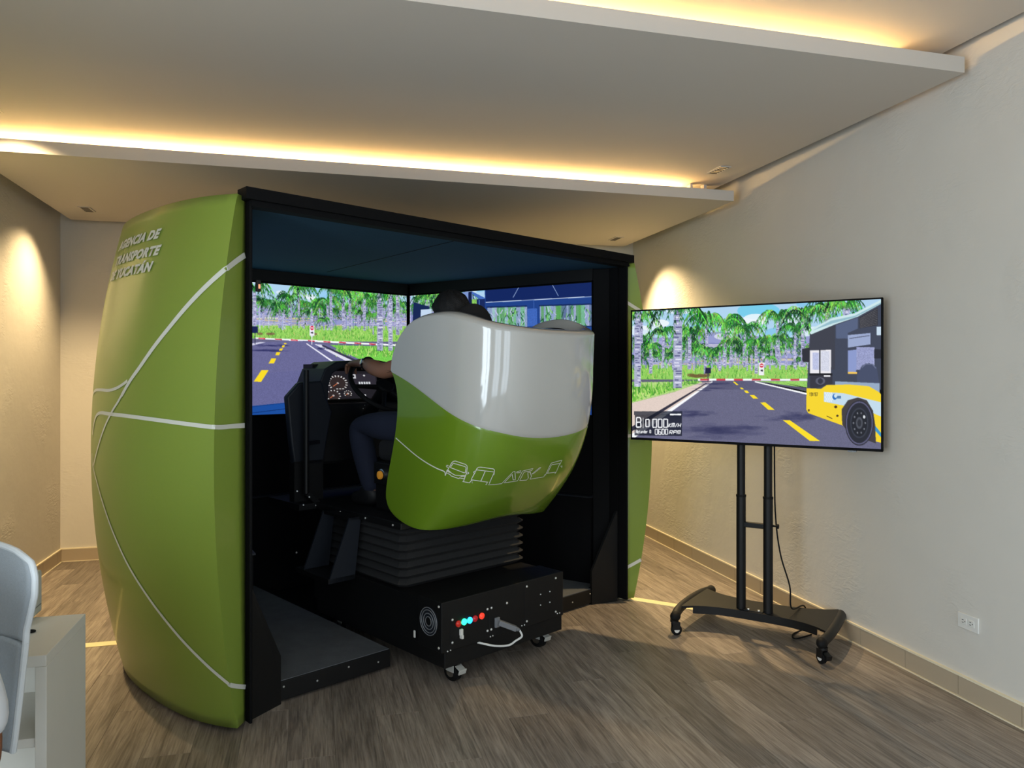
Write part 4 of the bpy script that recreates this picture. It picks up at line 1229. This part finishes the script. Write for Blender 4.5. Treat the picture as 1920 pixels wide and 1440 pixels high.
gm = picture_mesh('gauge_face', gauge_picture(), .40, .185)
g_ = link('gauge_face', gm, display_material('lit_gauges', .8), dash, smooth=0); g_.location = (SC - .22, 1.139, 1.353); g_.rotation_euler = (-.25, 0, 0)
WC = Vector((SC, .80, 1.44)); al = math.radians(42)
wn = Vector((0, -math.sin(al), math.cos(al)))
sw = MB().torus(WC, wn, .225, .015, 48, 10).build('steering_wheel', M['rubber'], cock)
b = MB().lathe(WC - wn * .03, wn, [(0, .05), (.03, .06), (.04, .05)], 20)
qv = Vector((0, math.cos(al), math.sin(al)))
for an in (PI * .5 * 0, PI, -PI / 2 - .5, -PI / 2 + .5):
    d = Vector((1, 0, 0)) * math.cos(an) + qv * math.sin(an)
    b.tube([WC - wn * .015, WC + d * .22], [.018, .011], 8)
b.build('spokes', M['rubber'], sw)
MB().tube([WC - wn * .02, WC - wn * .30 + Vector((0, .02, 0)), (SC, 1.08, 1.16)], [.035, .045, .05], 12).build('steering_column', M['black'], cock)


def at_plane_t(px, py, t0):
    d = MSI.to_3x3() @ ray(px, py); o_ = MSI @ Vector((0, 0, CAMH)); k = (t0 - o_.y) / d.y
    return o_ + d * k


con = [at_plane_t(x, y, 1.0) for x, y in ((538, 744), (562, 717), (604, 714), (612, 745), (623, 772), (614, 822), (606, 872), (552, 872), (546, 830))]
MB().prism([(p.x, p.z) for p in con], lambda a, b: (a, 1.0, b), (0, .05, 0)).build('side_console', M['slate'], cock, smooth=30, bevel=.012, seg=3)
pt = at_plane_t(574, 694, .93); pbm = at_plane_t(574, 925, .93)
MB().tube([(pt.x, .93, pbm.z), (pt.x, .93, pt.z)], .017, 16).build('grab_pole', M['black'], cock)
MB().beam((pt.x, .93, pbm.z), (-.44, .93, .735), .05, .03).beam((pt.x, .93, 1.10), (pt.x + .12, 1.0, 1.10), .02, .02).build('pole_bracket', M['black'], cock, smooth=0)
cb = con[7]
MB().box2((con[8].x + .02, 1.0, .74), (con[6].x, 1.06, cb.z + .02)).build('console_stand', M['black'], cock, smooth=0)
MB().box2((con[8].x, .9, .716), (-.46, 1.3, .75)).build('deck_wing', M['black'], cock, smooth=0)
st = MB().box2((-.66, .42, .40), (-.50, .78, .425)).build('access_step', M['black'], cock, smooth=0)
for y in (.42, .70):
    MB().prism([(-.66, .40), (-.50, .40), (-.46, .735), (-.53, .735)], lambda a, b, y=y: (a, y, b), (0, .012, 0)).build('step_bracket', M['slate'], st, smooth=0)
MB().box2((-.53, .42, .72), (-.46, .72, .735)).build('step_lip', M['black'], st, smooth=0)
for px, py in ((557, 921), (580, 932), (569, 947), (556, 1036)):
    p = at_plane_t(px, py, 1.0 if py > 1000 else .9)
    MB().ball(p, .006, 8, 6).build('screw', M['screw'], cock)
for i in range(6):
    p = at_plane_t(*((700, 745), (690, 752), (684, 760), (707, 738), (681, 766), (694, 758))[i], .98)
    MB().ball(p, .0035, 8, 6).build('screw', M['screw'], cock)


# ------------------------------------------------------------------ people


def skin_body(name, chains, m, parent, sub=2, root=0):
    """chains: list of lists of (x, y, z, r); points with the same coordinates are merged"""
    vs, rs, es, roots = [], [], [], []
    idx = {}
    for ch in chains:
        prev = None
        for (x, y, z, r) in ch:
            k = (round(x, 4), round(y, 4), round(z, 4))
            if k not in idx:
                idx[k] = len(vs); vs.append((x, y, z)); rs.append(r)
            i = idx[k]
            if prev is not None and prev != i: es.append((prev, i))
            prev = i
    me = bpy.data.meshes.new(name); me.from_pydata(vs, es, []); me.materials.append(m)
    o = bpy.data.objects.new(name, me); COL.objects.link(o)
    md = o.modifiers.new('skin', 'SKIN'); md.use_smooth_shade = True
    # one root for every connected piece
    comp = list(range(len(vs)))
    def find(a):
        while comp[a] != a: a = comp[a]
        return a
    for a, b in es: comp[find(a)] = find(b)
    seen = set()
    for i, sv in enumerate(me.skin_vertices[0].data):
        r = rs[i]; sv.radius = r if isinstance(r, tuple) else (r, r)
        c = find(i)
        if c not in seen: seen.add(c); sv.use_root = True
        else: sv.use_root = False
    s2 = o.modifiers.new('sub', 'SUBSURF'); s2.levels = sub; s2.render_levels = sub
    if parent: o.parent = parent
    return o


person = thing('person', 'driver with black hair, dark shirt and jeans holding the steering wheel', 'person', (OX, OY, 0), TH)
C = SC
pel = (C, .14, 1.20, .13); bel = (C, .11, 1.34, .125); che = (C, .08, 1.52, .14); nec0 = (C, .09, 1.66, .075); nec = (C, .115, 1.74, .052)
hd0 = (C, .15, 1.80, .07); hd1 = (C, .16, 1.87, .085); hd2 = (C, .155, 1.925, .066)
shl = (C - .19, .09, 1.61, .062); ell = (C - .27, .40, 1.525, .050); wrl = (C - .235, .645, 1.575, .033)
shr = (C + .19, .09, 1.61, .062); elr = (C + .27, .36, 1.47, .043); wrr = (C + .22, .62, 1.50, .028)
hpl = (C - .10, .18, 1.19, .095); knl = (C - .25, .70, 1.215, .064); anl = (C - .235, .55, .84, .045); tol = (C - .25, .68, .79, .032)
hpr = (C + .10, .18, 1.19, .095); knr = (C + .17, .72, 1.215, .064); anr = (C + .15, .86, .84, .045); tor = (C + .15, 1.00, .80, .032)
rim = lambda a: WC + (Vector((1, 0, 0)) * math.cos(a) + qv * math.sin(a)) * .225


def hand(w, g, sx, away):
    """w wrist, g grip point on the rim; palm beside the rim, fingers curled round it"""
    w, g = Vector(w[:3]), Vector(g); d = (g - w).normalized(); side = Vector((0, 0, 1)).cross(d).normalized() * sx
    up = d.cross(side).normalized() * sx
    up = up if up.z > 0 else -up
    ch = []
    pc = w + d * (g - w).length * .55 + up * .022
    ch.append([(*w, .028), (*pc, (.040, .022)), (*(g + up * .028), (.040, .017))])
    for k, (off, ln) in enumerate(((-.030, .9), (-.010, 1.), (.010, .96), (.030, .78))):
        b0 = g + up * .028 + side * off
        ch.append([(*b0, .010), (*(b0 + d * .032 * ln - up * .006), .0095), (*(b0 + d * .044 * ln - up * .034), .009), (*(b0 + d * .026 * ln - up * .056), .008)])
    th0 = pc - side * .034
    ch.append([(*th0, .012), (*(th0 + d * .028 - side * .016 - up * .012), .011), (*(th0 + d * .055 - side * .004 - up * .034), .009)])
    return ch


gl, gr_ = rim(PI - .75), rim(.55)
chains = [[pel, bel, che, nec0, nec, hd0, hd1, hd2], [che, shl, (C - .245, .25, 1.565, .05), ell, (C - .268, .52, 1.55, .049), wrl], [che, shr, (C + .24, .22, 1.54, .05), elr, (C + .25, .5, 1.485, .04), wrr],
          [pel, hpl, (C - .18, .45, 1.215, .08), knl, (C - .245, .64, 1.04, .058), anl, tol], [pel, hpr, (C + .14, .45, 1.215, .08), knr, (C + .16, .79, 1.04, .058), anr, tor]]
chains += hand(wrl, gl, 1, 0) + hand(wrr, gr_, -1, 0)
skin_body('body', chains, M['skin'], person)
# face
fb = MB().ball((C, .245, 1.86), (.014, .022, .024), 10, 8)
fb.build('nose', M['skin'], person)
for s_ in (-1, 1):
    MB().ball((C + s_ * .086, .155, 1.855), (.012, .022, .034), 10, 8).build('ear', M['skin'], person)
    MB().ball((C + s_ * .034, .232, 1.875), (.014, .008, .009), 10, 8).build('eye', M['dark'], person)
MB().box((C, .237, 1.812), (.05, .008, .010)).build('mouth', mat('lips', (120, 70, 62), .5), person, bevel=.003)
# hair: cap over the skull
hb = MB()
def hair_fn(i, j):
    a = 2 * PI * i; t = j * PI * .60
    r = Vector((math.sin(t) * math.sin(a) * .103, math.sin(t) * math.cos(a) * .115, math.cos(t) * .115))
    wob = 1 + .03 * math.sin(a * 9 + j * 14) + .02 * math.sin(a * 17)
    fcut = max(0, math.cos(a)) * max(0, j - .62) * .16
    return Vector((C, .145, 1.862)) + r * wob + Vector((0, 0, fcut))
hb.grid(hair_fn, 48, 18).build('hair', M['hair'], person, smooth=60)
# clothes
up_l = (C - .245, .25, 1.565)
skin_body('shirt', [[(C, .14, 1.19, .145), (C, .11, 1.34, .142), (C, .08, 1.52, .156), (C, .09, 1.65, .09), (C, .105, 1.69, .064)],
                    [(C, .08, 1.52, .156), (C - .19, .09, 1.61, .078), (C - .225, .20, 1.578, .068), (C - .247, .27, 1.56, .064)],
                    [(C, .08, 1.52, .156), (C + .19, .09, 1.61, .078), (C + .222, .18, 1.56, .068), (C + .243, .25, 1.535, .064)]], M['shirt'], person)
skin_body('jeans', [[(C, .14, 1.21, .142), (C - .10, .18, 1.19, .110), (C - .18, .45, 1.215, .095), (C - .25, .70, 1.212, .078), (C - .246, .645, 1.04, .072), (C - .236, .553, .815, .062)],
                    [(C, .14, 1.21, .142), (C + .10, .18, 1.19, .110), (C + .14, .45, 1.215, .095), (C + .17, .72, 1.212, .078), (C + .16, .79, 1.04, .072), (C + .15, .858, .815, .062)]], M['jeans'], person)
for (ax, ay, az, _), (tx, ty, tz, _) in ((anl, tol), (anr, tor)):
    skin_body('shoe', [[(ax, ay - .04, .80, .050), (ax, ay + .02, .805, .060), (tx, ty - .02, .792, .046), (tx, ty + .07, .786, .036)], [(ax, ay + .02, .805, .060), (ax, ay + .005, .885, .060)]], M['shoe'], person)
d_ = (Vector(wrl[:3]) - Vector((C - .268, .52, 1.55))).normalized(); wc = Vector(wrl[:3]) - d_ * .03
wt = MB().torus(wc, d_, .037, .007, 28, 8).build('wristwatch', M['rubber'], person)
sd = Vector((-1, 0, .35)); sd = (sd - d_ * sd.dot(d_)).normalized()
MB().lathe(wc + sd * .034, sd, [(0, .019), (.010, .019), (.012, .014)], 18).build('watch_face', M['chrome'], wt)

# ------------------------------------------------------------------ television on its wheeled stand
TVH = .80
def cam_at(px, Y): return cam_pt((px - 960) / FPX * Y, Y, 0)
tl = cam_at(1183, 5.81 * TVH); tr = cam_at(1655.5, 4.85 * TVH)
tvd = (tr - tl); TVW = tvd.length; tvd.normalize(); tva = math.atan2(tvd.y, tvd.x)
tvn = Vector((-tvd.y, tvd.x, 0))          # away from the viewer
tvz = 1.107
tv = thing('television', 'large flat television showing a yellow bus on a palm-lined road', 'television', (tl.x, tl.y, tvz), tva)
MB().box2((0, .0, 0), (TVW, .03, TVH)).box2((.25, .03, .06), (TVW - .25, .06, TVH - .12)).build('housing', M['blackin'], tv, smooth=0, bevel=.002)
b = MB(); e = .009
b.box2((0, -.003, 0), (TVW, 0, e * 1.6)).box2((0, -.003, TVH - e), (TVW, 0, TVH)).box2((0, -.003, 0), (e, 0, TVH)).box2((TVW - e, -.003, 0), (TVW, 0, TVH))
b.build('bezel', M['blackin'], tv, smooth=0)
me = picture_mesh('display_picture', tv_picture(), TVW - 2 * e, TVH - 2.6 * e)
k_ = link('display_picture', me, M['display'], tv, smooth=0); k_.location = (e, -.0015, 1.6 * e)
MB().box2((TVW * .88, .0, -.008), (TVW * .91, .02, 0)).build('sensor', M['blackgloss'], tv, smooth=0)

FL_, FR_ = at_z(1265, 1190, 0), at_z(1543, 1246, 0)
RL_, RR_ = at_z(1345, 1113, .09), at_z(1517, 1142, .09)
stand = thing('tv_stand', 'black wheeled television stand with twin poles and splayed feet', 'stand', ((FL_ + FR_ + RL_ + RR_) / 4).xy.to_3d(), tva)
SI = (Matrix.Translation(stand.location) @ Matrix.Rotation(tva, 4, 'Z')).inverted()
fl_, fr_, rl_, rr_ = [SI @ p for p in (FL_, FR_, RL_, RR_)]
hw_ = (fr_.x - fl_.x) / 2; fy = (fl_.y + fr_.y) / 2; ry = (rl_.y + rr_.y) / 2; cx_ = (fl_.x + fr_.x) / 2
PZ = .138
# base plate: waisted sheet
pl = []
for i in range(13):
    t_ = -1 + i / 6; pl.append((cx_ + t_ * (hw_ + .01), -.11 - .12 * abs(t_) ** 3.5))
for i in range(13):
    t_ = 1 - i / 6; pl.append((cx_ + t_ * (hw_ + .005), .12 + .12 * abs(t_) ** 3.0))
MB().prism(pl, lambda a, b: (a, b, PZ - .008), (0, 0, .012)).build('base_plate', M['black'], stand, smooth=30)
fe = pl[1:12]
MB().prism(fe + [(x, y + .014) for x, y in reversed(fe)], lambda a, b: (a, b, PZ - .042), (0, 0, .034)).build('cross_rail', M['black'], stand, smooth=30)
be = pl[14:25]
MB().prism(be + [(x, y - .014) for x, y in reversed(be)], lambda a, b: (a, b, PZ - .042), (0, 0, .034)).build('cross_rail', M['black'], stand, smooth=30)
for s_ in (-1, 1):
    pth = smoothpath([(cx_ + s_ * (hw_ - .005), fy - .0, .112), (cx_ + s_ * (hw_ + .012), fy + .12, .122), (cx_ + s_ * (hw_ + .015), 0, .126), (cx_ + s_ * (hw_ + .005), ry - .12, .122), (cx_ + s_ * (hw_ - .015), ry, .112)], 6)
    lg = MB().tube(pth, .026, 14).build('leg', M['black'], stand)
    for yy, sg in ((fy, -1), (ry, 1)):
        x_ = cx_ + s_ * hw_
        MB().ball((x_ - s_ * .006, yy, .110), (.029, .04, .029), 16, 10).build('end_cap', M['rubber'], lg)
        caster(stand, (x_, yy, 0), r=.031, pedal=(s_ > 0 and sg < 0), steel=False, rz=.9 * s_ if sg < 0 else 0, top=.090)
pcen = SI @ Vector((2.49, 3.84, 0))
tvl = SI @ Vector((tl.x, tl.y, 0))
py_ = tvl.y + .115
for s_ in (-1, 1):
    x_ = pcen.x + s_ * .077
    o = MB().tube([(x_, py_, PZ - .02), (x_, py_, .80)], .027, 18).build('pole', M['black'], stand)
    MB().tube([(x_, py_, .76), (x_, py_, 1.75)], .0235, 18).build('upper_pole', M['black'], o)
    MB().lathe((x_, py_, .795), (0, 0, 1), [(0, .029), (.012, .029)], 18).build('collar', M['rubber'], o)
MB().beam((pcen.x - .06, py_, .635), (pcen.x + .06, py_, .635), .03, .03).build('pole_brace', M['black'], stand, smooth=0, bevel=.004)
MB().box((pcen.x, py_ - .0, PZ + .004), (.11, .07, .012)).build('pole_foot', M['black'], stand, smooth=0, bevel=.002)
for s_ in (-1, 1): MB().lathe((pcen.x + s_ * .03, py_ - .02, PZ + .010), (0, 0, 1), [(0, .008), (.005, .007)], 10).build('bolt', M['screw'], stand)
MB().box((pcen.x, py_ - .032, 1.50), (.36, .02, .30)).box((pcen.x, py_ - .018, 1.62), (.22, .03, .06)).box((pcen.x, py_ - .018, 1.40), (.22, .03, .06)).build('mount_plate', M['black'], stand, smooth=0)
MB().lathe((pcen.x + .077 + .025, py_ + .01, .64), (1, 0, 0), [(0, .006), (.02, .006), (.022, .014), (.032, .014)], 10).build('locking_knob', M['rubber'], stand)

SW = Matrix.Translation(stand.location) @ Matrix.Rotation(tva, 4, 'Z')
pth = [SW @ Vector((pcen.x + .10, py_ + .05, 1.10)), SW @ Vector((pcen.x + .105, py_ + .05, .72)), SW @ Vector((pcen.x + .13, py_ + .06, .48)), SW @ Vector((pcen.x + .185, py_ + .05, .30)), SW @ Vector((pcen.x + .20, py_ + .03, .18)), SW @ Vector((pcen.x + .215, .21, .135)),
       SW @ Vector((pcen.x + .225, .25, .06)), SW @ Vector((pcen.x + .22, .20, .006)), SW @ Vector((pcen.x + .19, .05, .006)), SW @ Vector((pcen.x + .22, -.02, .006)), SW @ Vector((pcen.x + .28, .10, .006))]
tag(MB().tube(smoothpath(pth, 8), .0045, 8).build('power_cable', M['rubber'], None), 'thin black power cable hanging behind the television stand pole', 'cable')

# ------------------------------------------------------------------ white desk unit, office chair, second person at the left edge
cb_ = at_z(158, 1150.5, .75); cf_ = at_z(90, 1228, .75)
X1 = (cb_.x + cf_.x) / 2; CY0, CY1 = cf_.y, cb_.y; X0 = X1 - 1.15; T_ = .028
cab = thing('desk_unit', 'white laminate desk unit with open shelves under its top', 'desk', ((X0 + X1) / 2, (CY0 + CY1) / 2, 0))
ox, oy = (X0 + X1) / 2, (CY0 + CY1) / 2
def cbox(nm, a, b, m=M['whitelam'], par=None): return MB().box2((a[0] - ox, a[1] - oy, a[2]), (b[0] - ox, b[1] - oy, b[2])).build(nm, m, par or cab, smooth=0, bevel=.0015)
cbox('worktop', (X0, CY0, .72), (X1, CY1, .75))
cbox('side_panel', (X1 - T_, CY0 + .002, 0), (X1, CY1, .7195)); cbox('side_panel', (X0, CY0 + .002, 0), (X0 + T_, CY1, .7195))
cbox('back_panel', (X0 + T_, CY1 - .018, .02), (X1 - T_, CY1 - .002, .7195))
cbox('shelf', (X0 + T_, CY0 + .012, .50), (X1 - T_, CY1 - .018, .525)); cbox('shelf', (X0 + T_, CY0 + .012, .05), (X1 - T_, CY1 - .018, .075))
cbox('divider', (X1 - .58, CY0 + .02, .075), (X1 - .555, CY1 - .018, .50))
dp = at_z(77, 1150, .7505)
dv = thing('desk_device', 'small light grey electronic box on the white desk top', 'device', (dp.x - .10, dp.y - .06, .7505))
MB().box2((-.10, -.09, .006), (.10, .07, .137)).build('casing', M['device'], dv, bevel=.006)
MB().box2((-.09, -.0915, .03), (.09, -.0895, .034)).box2((.0995, -.08, .03), (.1012, .06, .033)).build('seam', M['grey'], dv, smooth=0)
MB().lathe((.085, -.0905, .02), (0, -1, 0), [(0, .005), (.002, .005)], 10).lathe((.09, .04, .137), (0, 0, 1), [(0, .006), (.003, .006)], 10).build('port', M['dark'], dv)
for x in (-.08, .08): MB().lathe((x, -.06, 0), (0, 0, 1), [(0, .01), (.006, .01)], 10).lathe((x, .05, 0), (0, 0, 1), [(0, .01), (.006, .01)], 10).build('foot', M['rubber'], dv)
lp = at_z(58, 1184, .754)
tag(MB().tube(smoothpath([lp + Vector((-.25, -.01, 0)), lp + Vector((-.05, -.012, 0)), lp + Vector((-.005, -.010, 0)), lp + Vector((.010, 0, 0)), lp + Vector((-.005, .012, 0)), lp + Vector((-.06, .012, 0)), lp + Vector((-.22, .03, 0))], 6), .003, 8).build('cable_loop', M['rubber'], None), 'short black cable loop lying on the white desk top', 'cable')

CHY = 1.72
chx = (64 - 960) / FPX * CHY
chair = thing('office_chair', 'grey mesh office chair with white plastic back frame beside the desk', 'chair', cam_pt(chx - .235, CHY, 0), -YAW)
HWC = .235
zt_ = CAMH - CHY * (1043 - 705) / FPX; zj = CAMH - CHY * (1213 - 705) / FPX; zl = CAMH - CHY * (1400 - 705) / FPX


def back_half(z):
    return float(np.interp(z, [zl - .04, zl, zj, zj + .03, zt_ - .09, zt_ - .05, zt_ - .02, zt_], [.15, .158, .197, .200, .233, .235, .222, .165]))


def back_pt(u, z):
    w = back_half(z); x = u * w
    return Vector((x, .09 * (1 - (x / .24) ** 2), z))


def top_drop(u): return 0
def edge_loop(z0, z1, n=22):
    L1 = [back_pt(-1, z0 + (z1 - z0) * i / n) for i in range(n + 1)]; R1 = [back_pt(1, z1 + (z0 - z1) * i / n) for i in range(n + 1)]
    T = [back_pt(-1 + 2 * i / 12, z1) for i in range(1, 12)]
    return L1 + T + R1


def panel(z0, z1):
    return MB().grid(lambda i, j: back_pt(-1 + 2 * i, z0 + (z1 - z0) * j) + Vector((0, .0, (.018 * (1 - (2 * i - 1) ** 2)) * j)), 16, 22)


panel(zj + .004, zt_).build('back_mesh', M['meshgrey'], chair, smooth=60, solid=(.012, 0))
panel(zl - .04, zj - .006).build('lumbar_mesh', M['meshgrey'], chair, smooth=60, solid=(.012, 0))
def arch_(pts): return [p + Vector((0, 0, 0)) for p in pts]
tp = edge_loop(zj, zt_)
tp = [p + Vector((0, 0, .018 * (1 - (p.x / max(back_half(p.z), .01)) ** 2) if abs(p.z - zt_) < 1e-6 else 0)) for p in tp]
MB().tube(tp, .0075, 10).build('back_frame', M['chairwhite'], chair)
for s_ in (-1, 1):
    MB().tube([back_pt(s_, zl - .04 + (zj - zl + .04) * i / 8) for i in range(9)], .0075, 10).build('frame_side', M['chairwhite'], chair)
MB().tube([(-.17, .055, zj - .006), (-.10, .085, zj + .02), (0, .10, zj + .03), (.10, .085, zj + .02), (.17, .055, zj - .006)], .010, 8).build('back_bar', M['grey'], chair)
MB().box2((-.23, -.50, .43), (.23, -.02, .50)).build('seat', M['meshgrey'], chair, bevel=.03, seg=4)
MB().beam((0, -.05, .42), (0, .06, zl - .02), .10, .03, (0, 1, 0)).build('back_bracket', M['chairwhite'], chair, bevel=.006)
MB().tube([(0, -.25, .08), (0, -.25, .43)], .028, 16).build('gas_lift', M['chrome'], chair)
for i in range(5):
    an = 2 * PI * i / 5 + .3; d = Vector((math.cos(an), math.sin(an), 0)); c = Vector((0, -.25, 0))
    o = MB().beam(c + Vector((0, 0, .10)), c + d * .28 + Vector((0, 0, .085)), .045, .03).build('base_arm', M['chairwhite'], chair, bevel=.006)
    MB().lathe(c + d * .28 + Vector((-.02, 0, .028)), (1, 0, 0), [(0, .024), (.004, .028), (.036, .028), (.04, .024)], 16).build('wheel', M['rubber'], o)

p2 = thing('person', 'seated person in a white short-sleeved shirt on the grey mesh chair', 'person', cam_pt(chx - .235, CHY, 0), -YAW)
q_ = lambda x, y, z, r: (x, y, z, r)
b0, b1, b2_, n0, n1 = (0, -.26, .60, .14), (0, -.24, .75, .13), (0, -.23, .93, .145), (0, -.23, 1.06, .075), (0, -.235, 1.13, .055)
armx = ((24 - 960) / FPX * (CHY - .26)) - (chx - .235)
chs = [[b0, b1, b2_, n0, n1, (0, -.26, 1.19, .07), (0, -.265, 1.265, .088), (0, -.255, 1.33, .066)],
       [b2_, (.165, -.23, 1.02, .062), (armx - .085, -.25, .86, .048), (armx - .058, -.27, .745, .042), (armx - .08, -.40, .64, .036), (armx - .12, -.50, .585, .028)],
       [b2_, (-.185, -.23, 1.02, .062), (-.245, -.25, .87, .05), (-.26, -.28, .745, .042), (-.22, -.42, .64, .036), (-.17, -.52, .585, .028)],
       [b0, (.10, -.30, .58, .10), (.13, -.66, .57, .072), (.13, -.68, .32, .058), (.13, -.67, .085, .045)],
       [b0, (-.10, -.30, .58, .10), (-.13, -.66, .57, .072), (-.13, -.68, .32, .058), (-.13, -.67, .085, .045)]]
for s_, wx in ((1, armx - .12), (-1, -.17)):
    w_ = Vector((wx, -.50 if s_ > 0 else -.52, .585)); d = Vector((-s_ * .25, -.9, -.2)).normalized(); sd = d.cross(Vector((0, 0, 1))).normalized()
    chs.append([(*w_, .028), (*(w_ + d * .05), (.038, .018)), (*(w_ + d * .09), (.038, .015))])
    for off, ln in ((-.028, .9), (-.010, 1), (.010, .95), (.028, .75)):
        f0 = w_ + d * .09 + sd * off
        chs.append([(*f0, .010), (*(f0 + d * .035 * ln + Vector((0, 0, .002))), .0095), (*(f0 + d * .065 * ln - Vector((0, 0, .012))), .008)])
    t0 = w_ + d * .04 + sd * (-s_ * .034); chs.append([(*t0, .012), (*(t0 + d * .03 + sd * (-s_ * .016)), .011), (*(t0 + d * .06 + sd * (-s_ * .016)), .009)])
skin_body('body', chs, M['skin2'], p2)
skin_body('shirt', [[(0, -.26, .60, .16), (0, -.24, .75, .15), (0, -.23, .93, .162), (0, -.23, 1.055, .09)],
                    [(0, -.23, .93, .162), (.165, -.23, 1.02, .078), (armx - .085, -.25, .86, .062), (armx - .062, -.265, .772, .062)],
                    [(0, -.23, .93, .162), (-.185, -.23, 1.02, .080), (-.245, -.25, .87, .070), (-.257, -.27, .775, .066)]], M['shirt2'], p2)
skin_body('trousers', [[(0, -.26, .60, .155), (.10, -.30, .58, .115), (.13, -.66, .57, .088), (.13, -.68, .32, .074), (.13, -.67, .11, .062)],
                       [(0, -.26, .60, .155), (-.10, -.30, .58, .115), (-.13, -.66, .57, .088), (-.13, -.68, .32, .074), (-.13, -.67, .11, .062)]], M['jeans'], p2)
for s_ in (-1, 1):
    skin_body('shoe', [[(s_ * .13, -.63, .045, .040), (s_ * .13, -.70, .05, .045), (s_ * .13, -.80, .036, .034)]], M['shoe'], p2)
MB().grid(lambda i, j: Vector((0, -.255, 1.275)) + Vector((math.sin(j * PI * .58) * math.sin(2 * PI * i) * .10, math.sin(j * PI * .58) * -math.cos(2 * PI * i) * .112, math.cos(j * PI * .58) * .112 + .05 * max(0, math.cos(2 * PI * i)) * j * j)), 40, 16).build('hair', M['hair'], p2, smooth=60)
MB().ball((0, -.352, 1.255), (.014, .02, .022), 10, 8).build('nose', M['skin2'], p2)
for s_ in (-1, 1):
    MB().ball((s_ * .088, -.26, 1.25), (.012, .022, .034), 10, 8).build('ear', M['skin2'], p2)
    MB().ball((s_ * .034, -.338, 1.272), (.014, .008, .009), 10, 8).build('eye', M['dark'], p2)
MB().box((0, -.340, 1.21), (.05, .008, .010)).build('mouth', M['skin'], p2, bevel=.003)
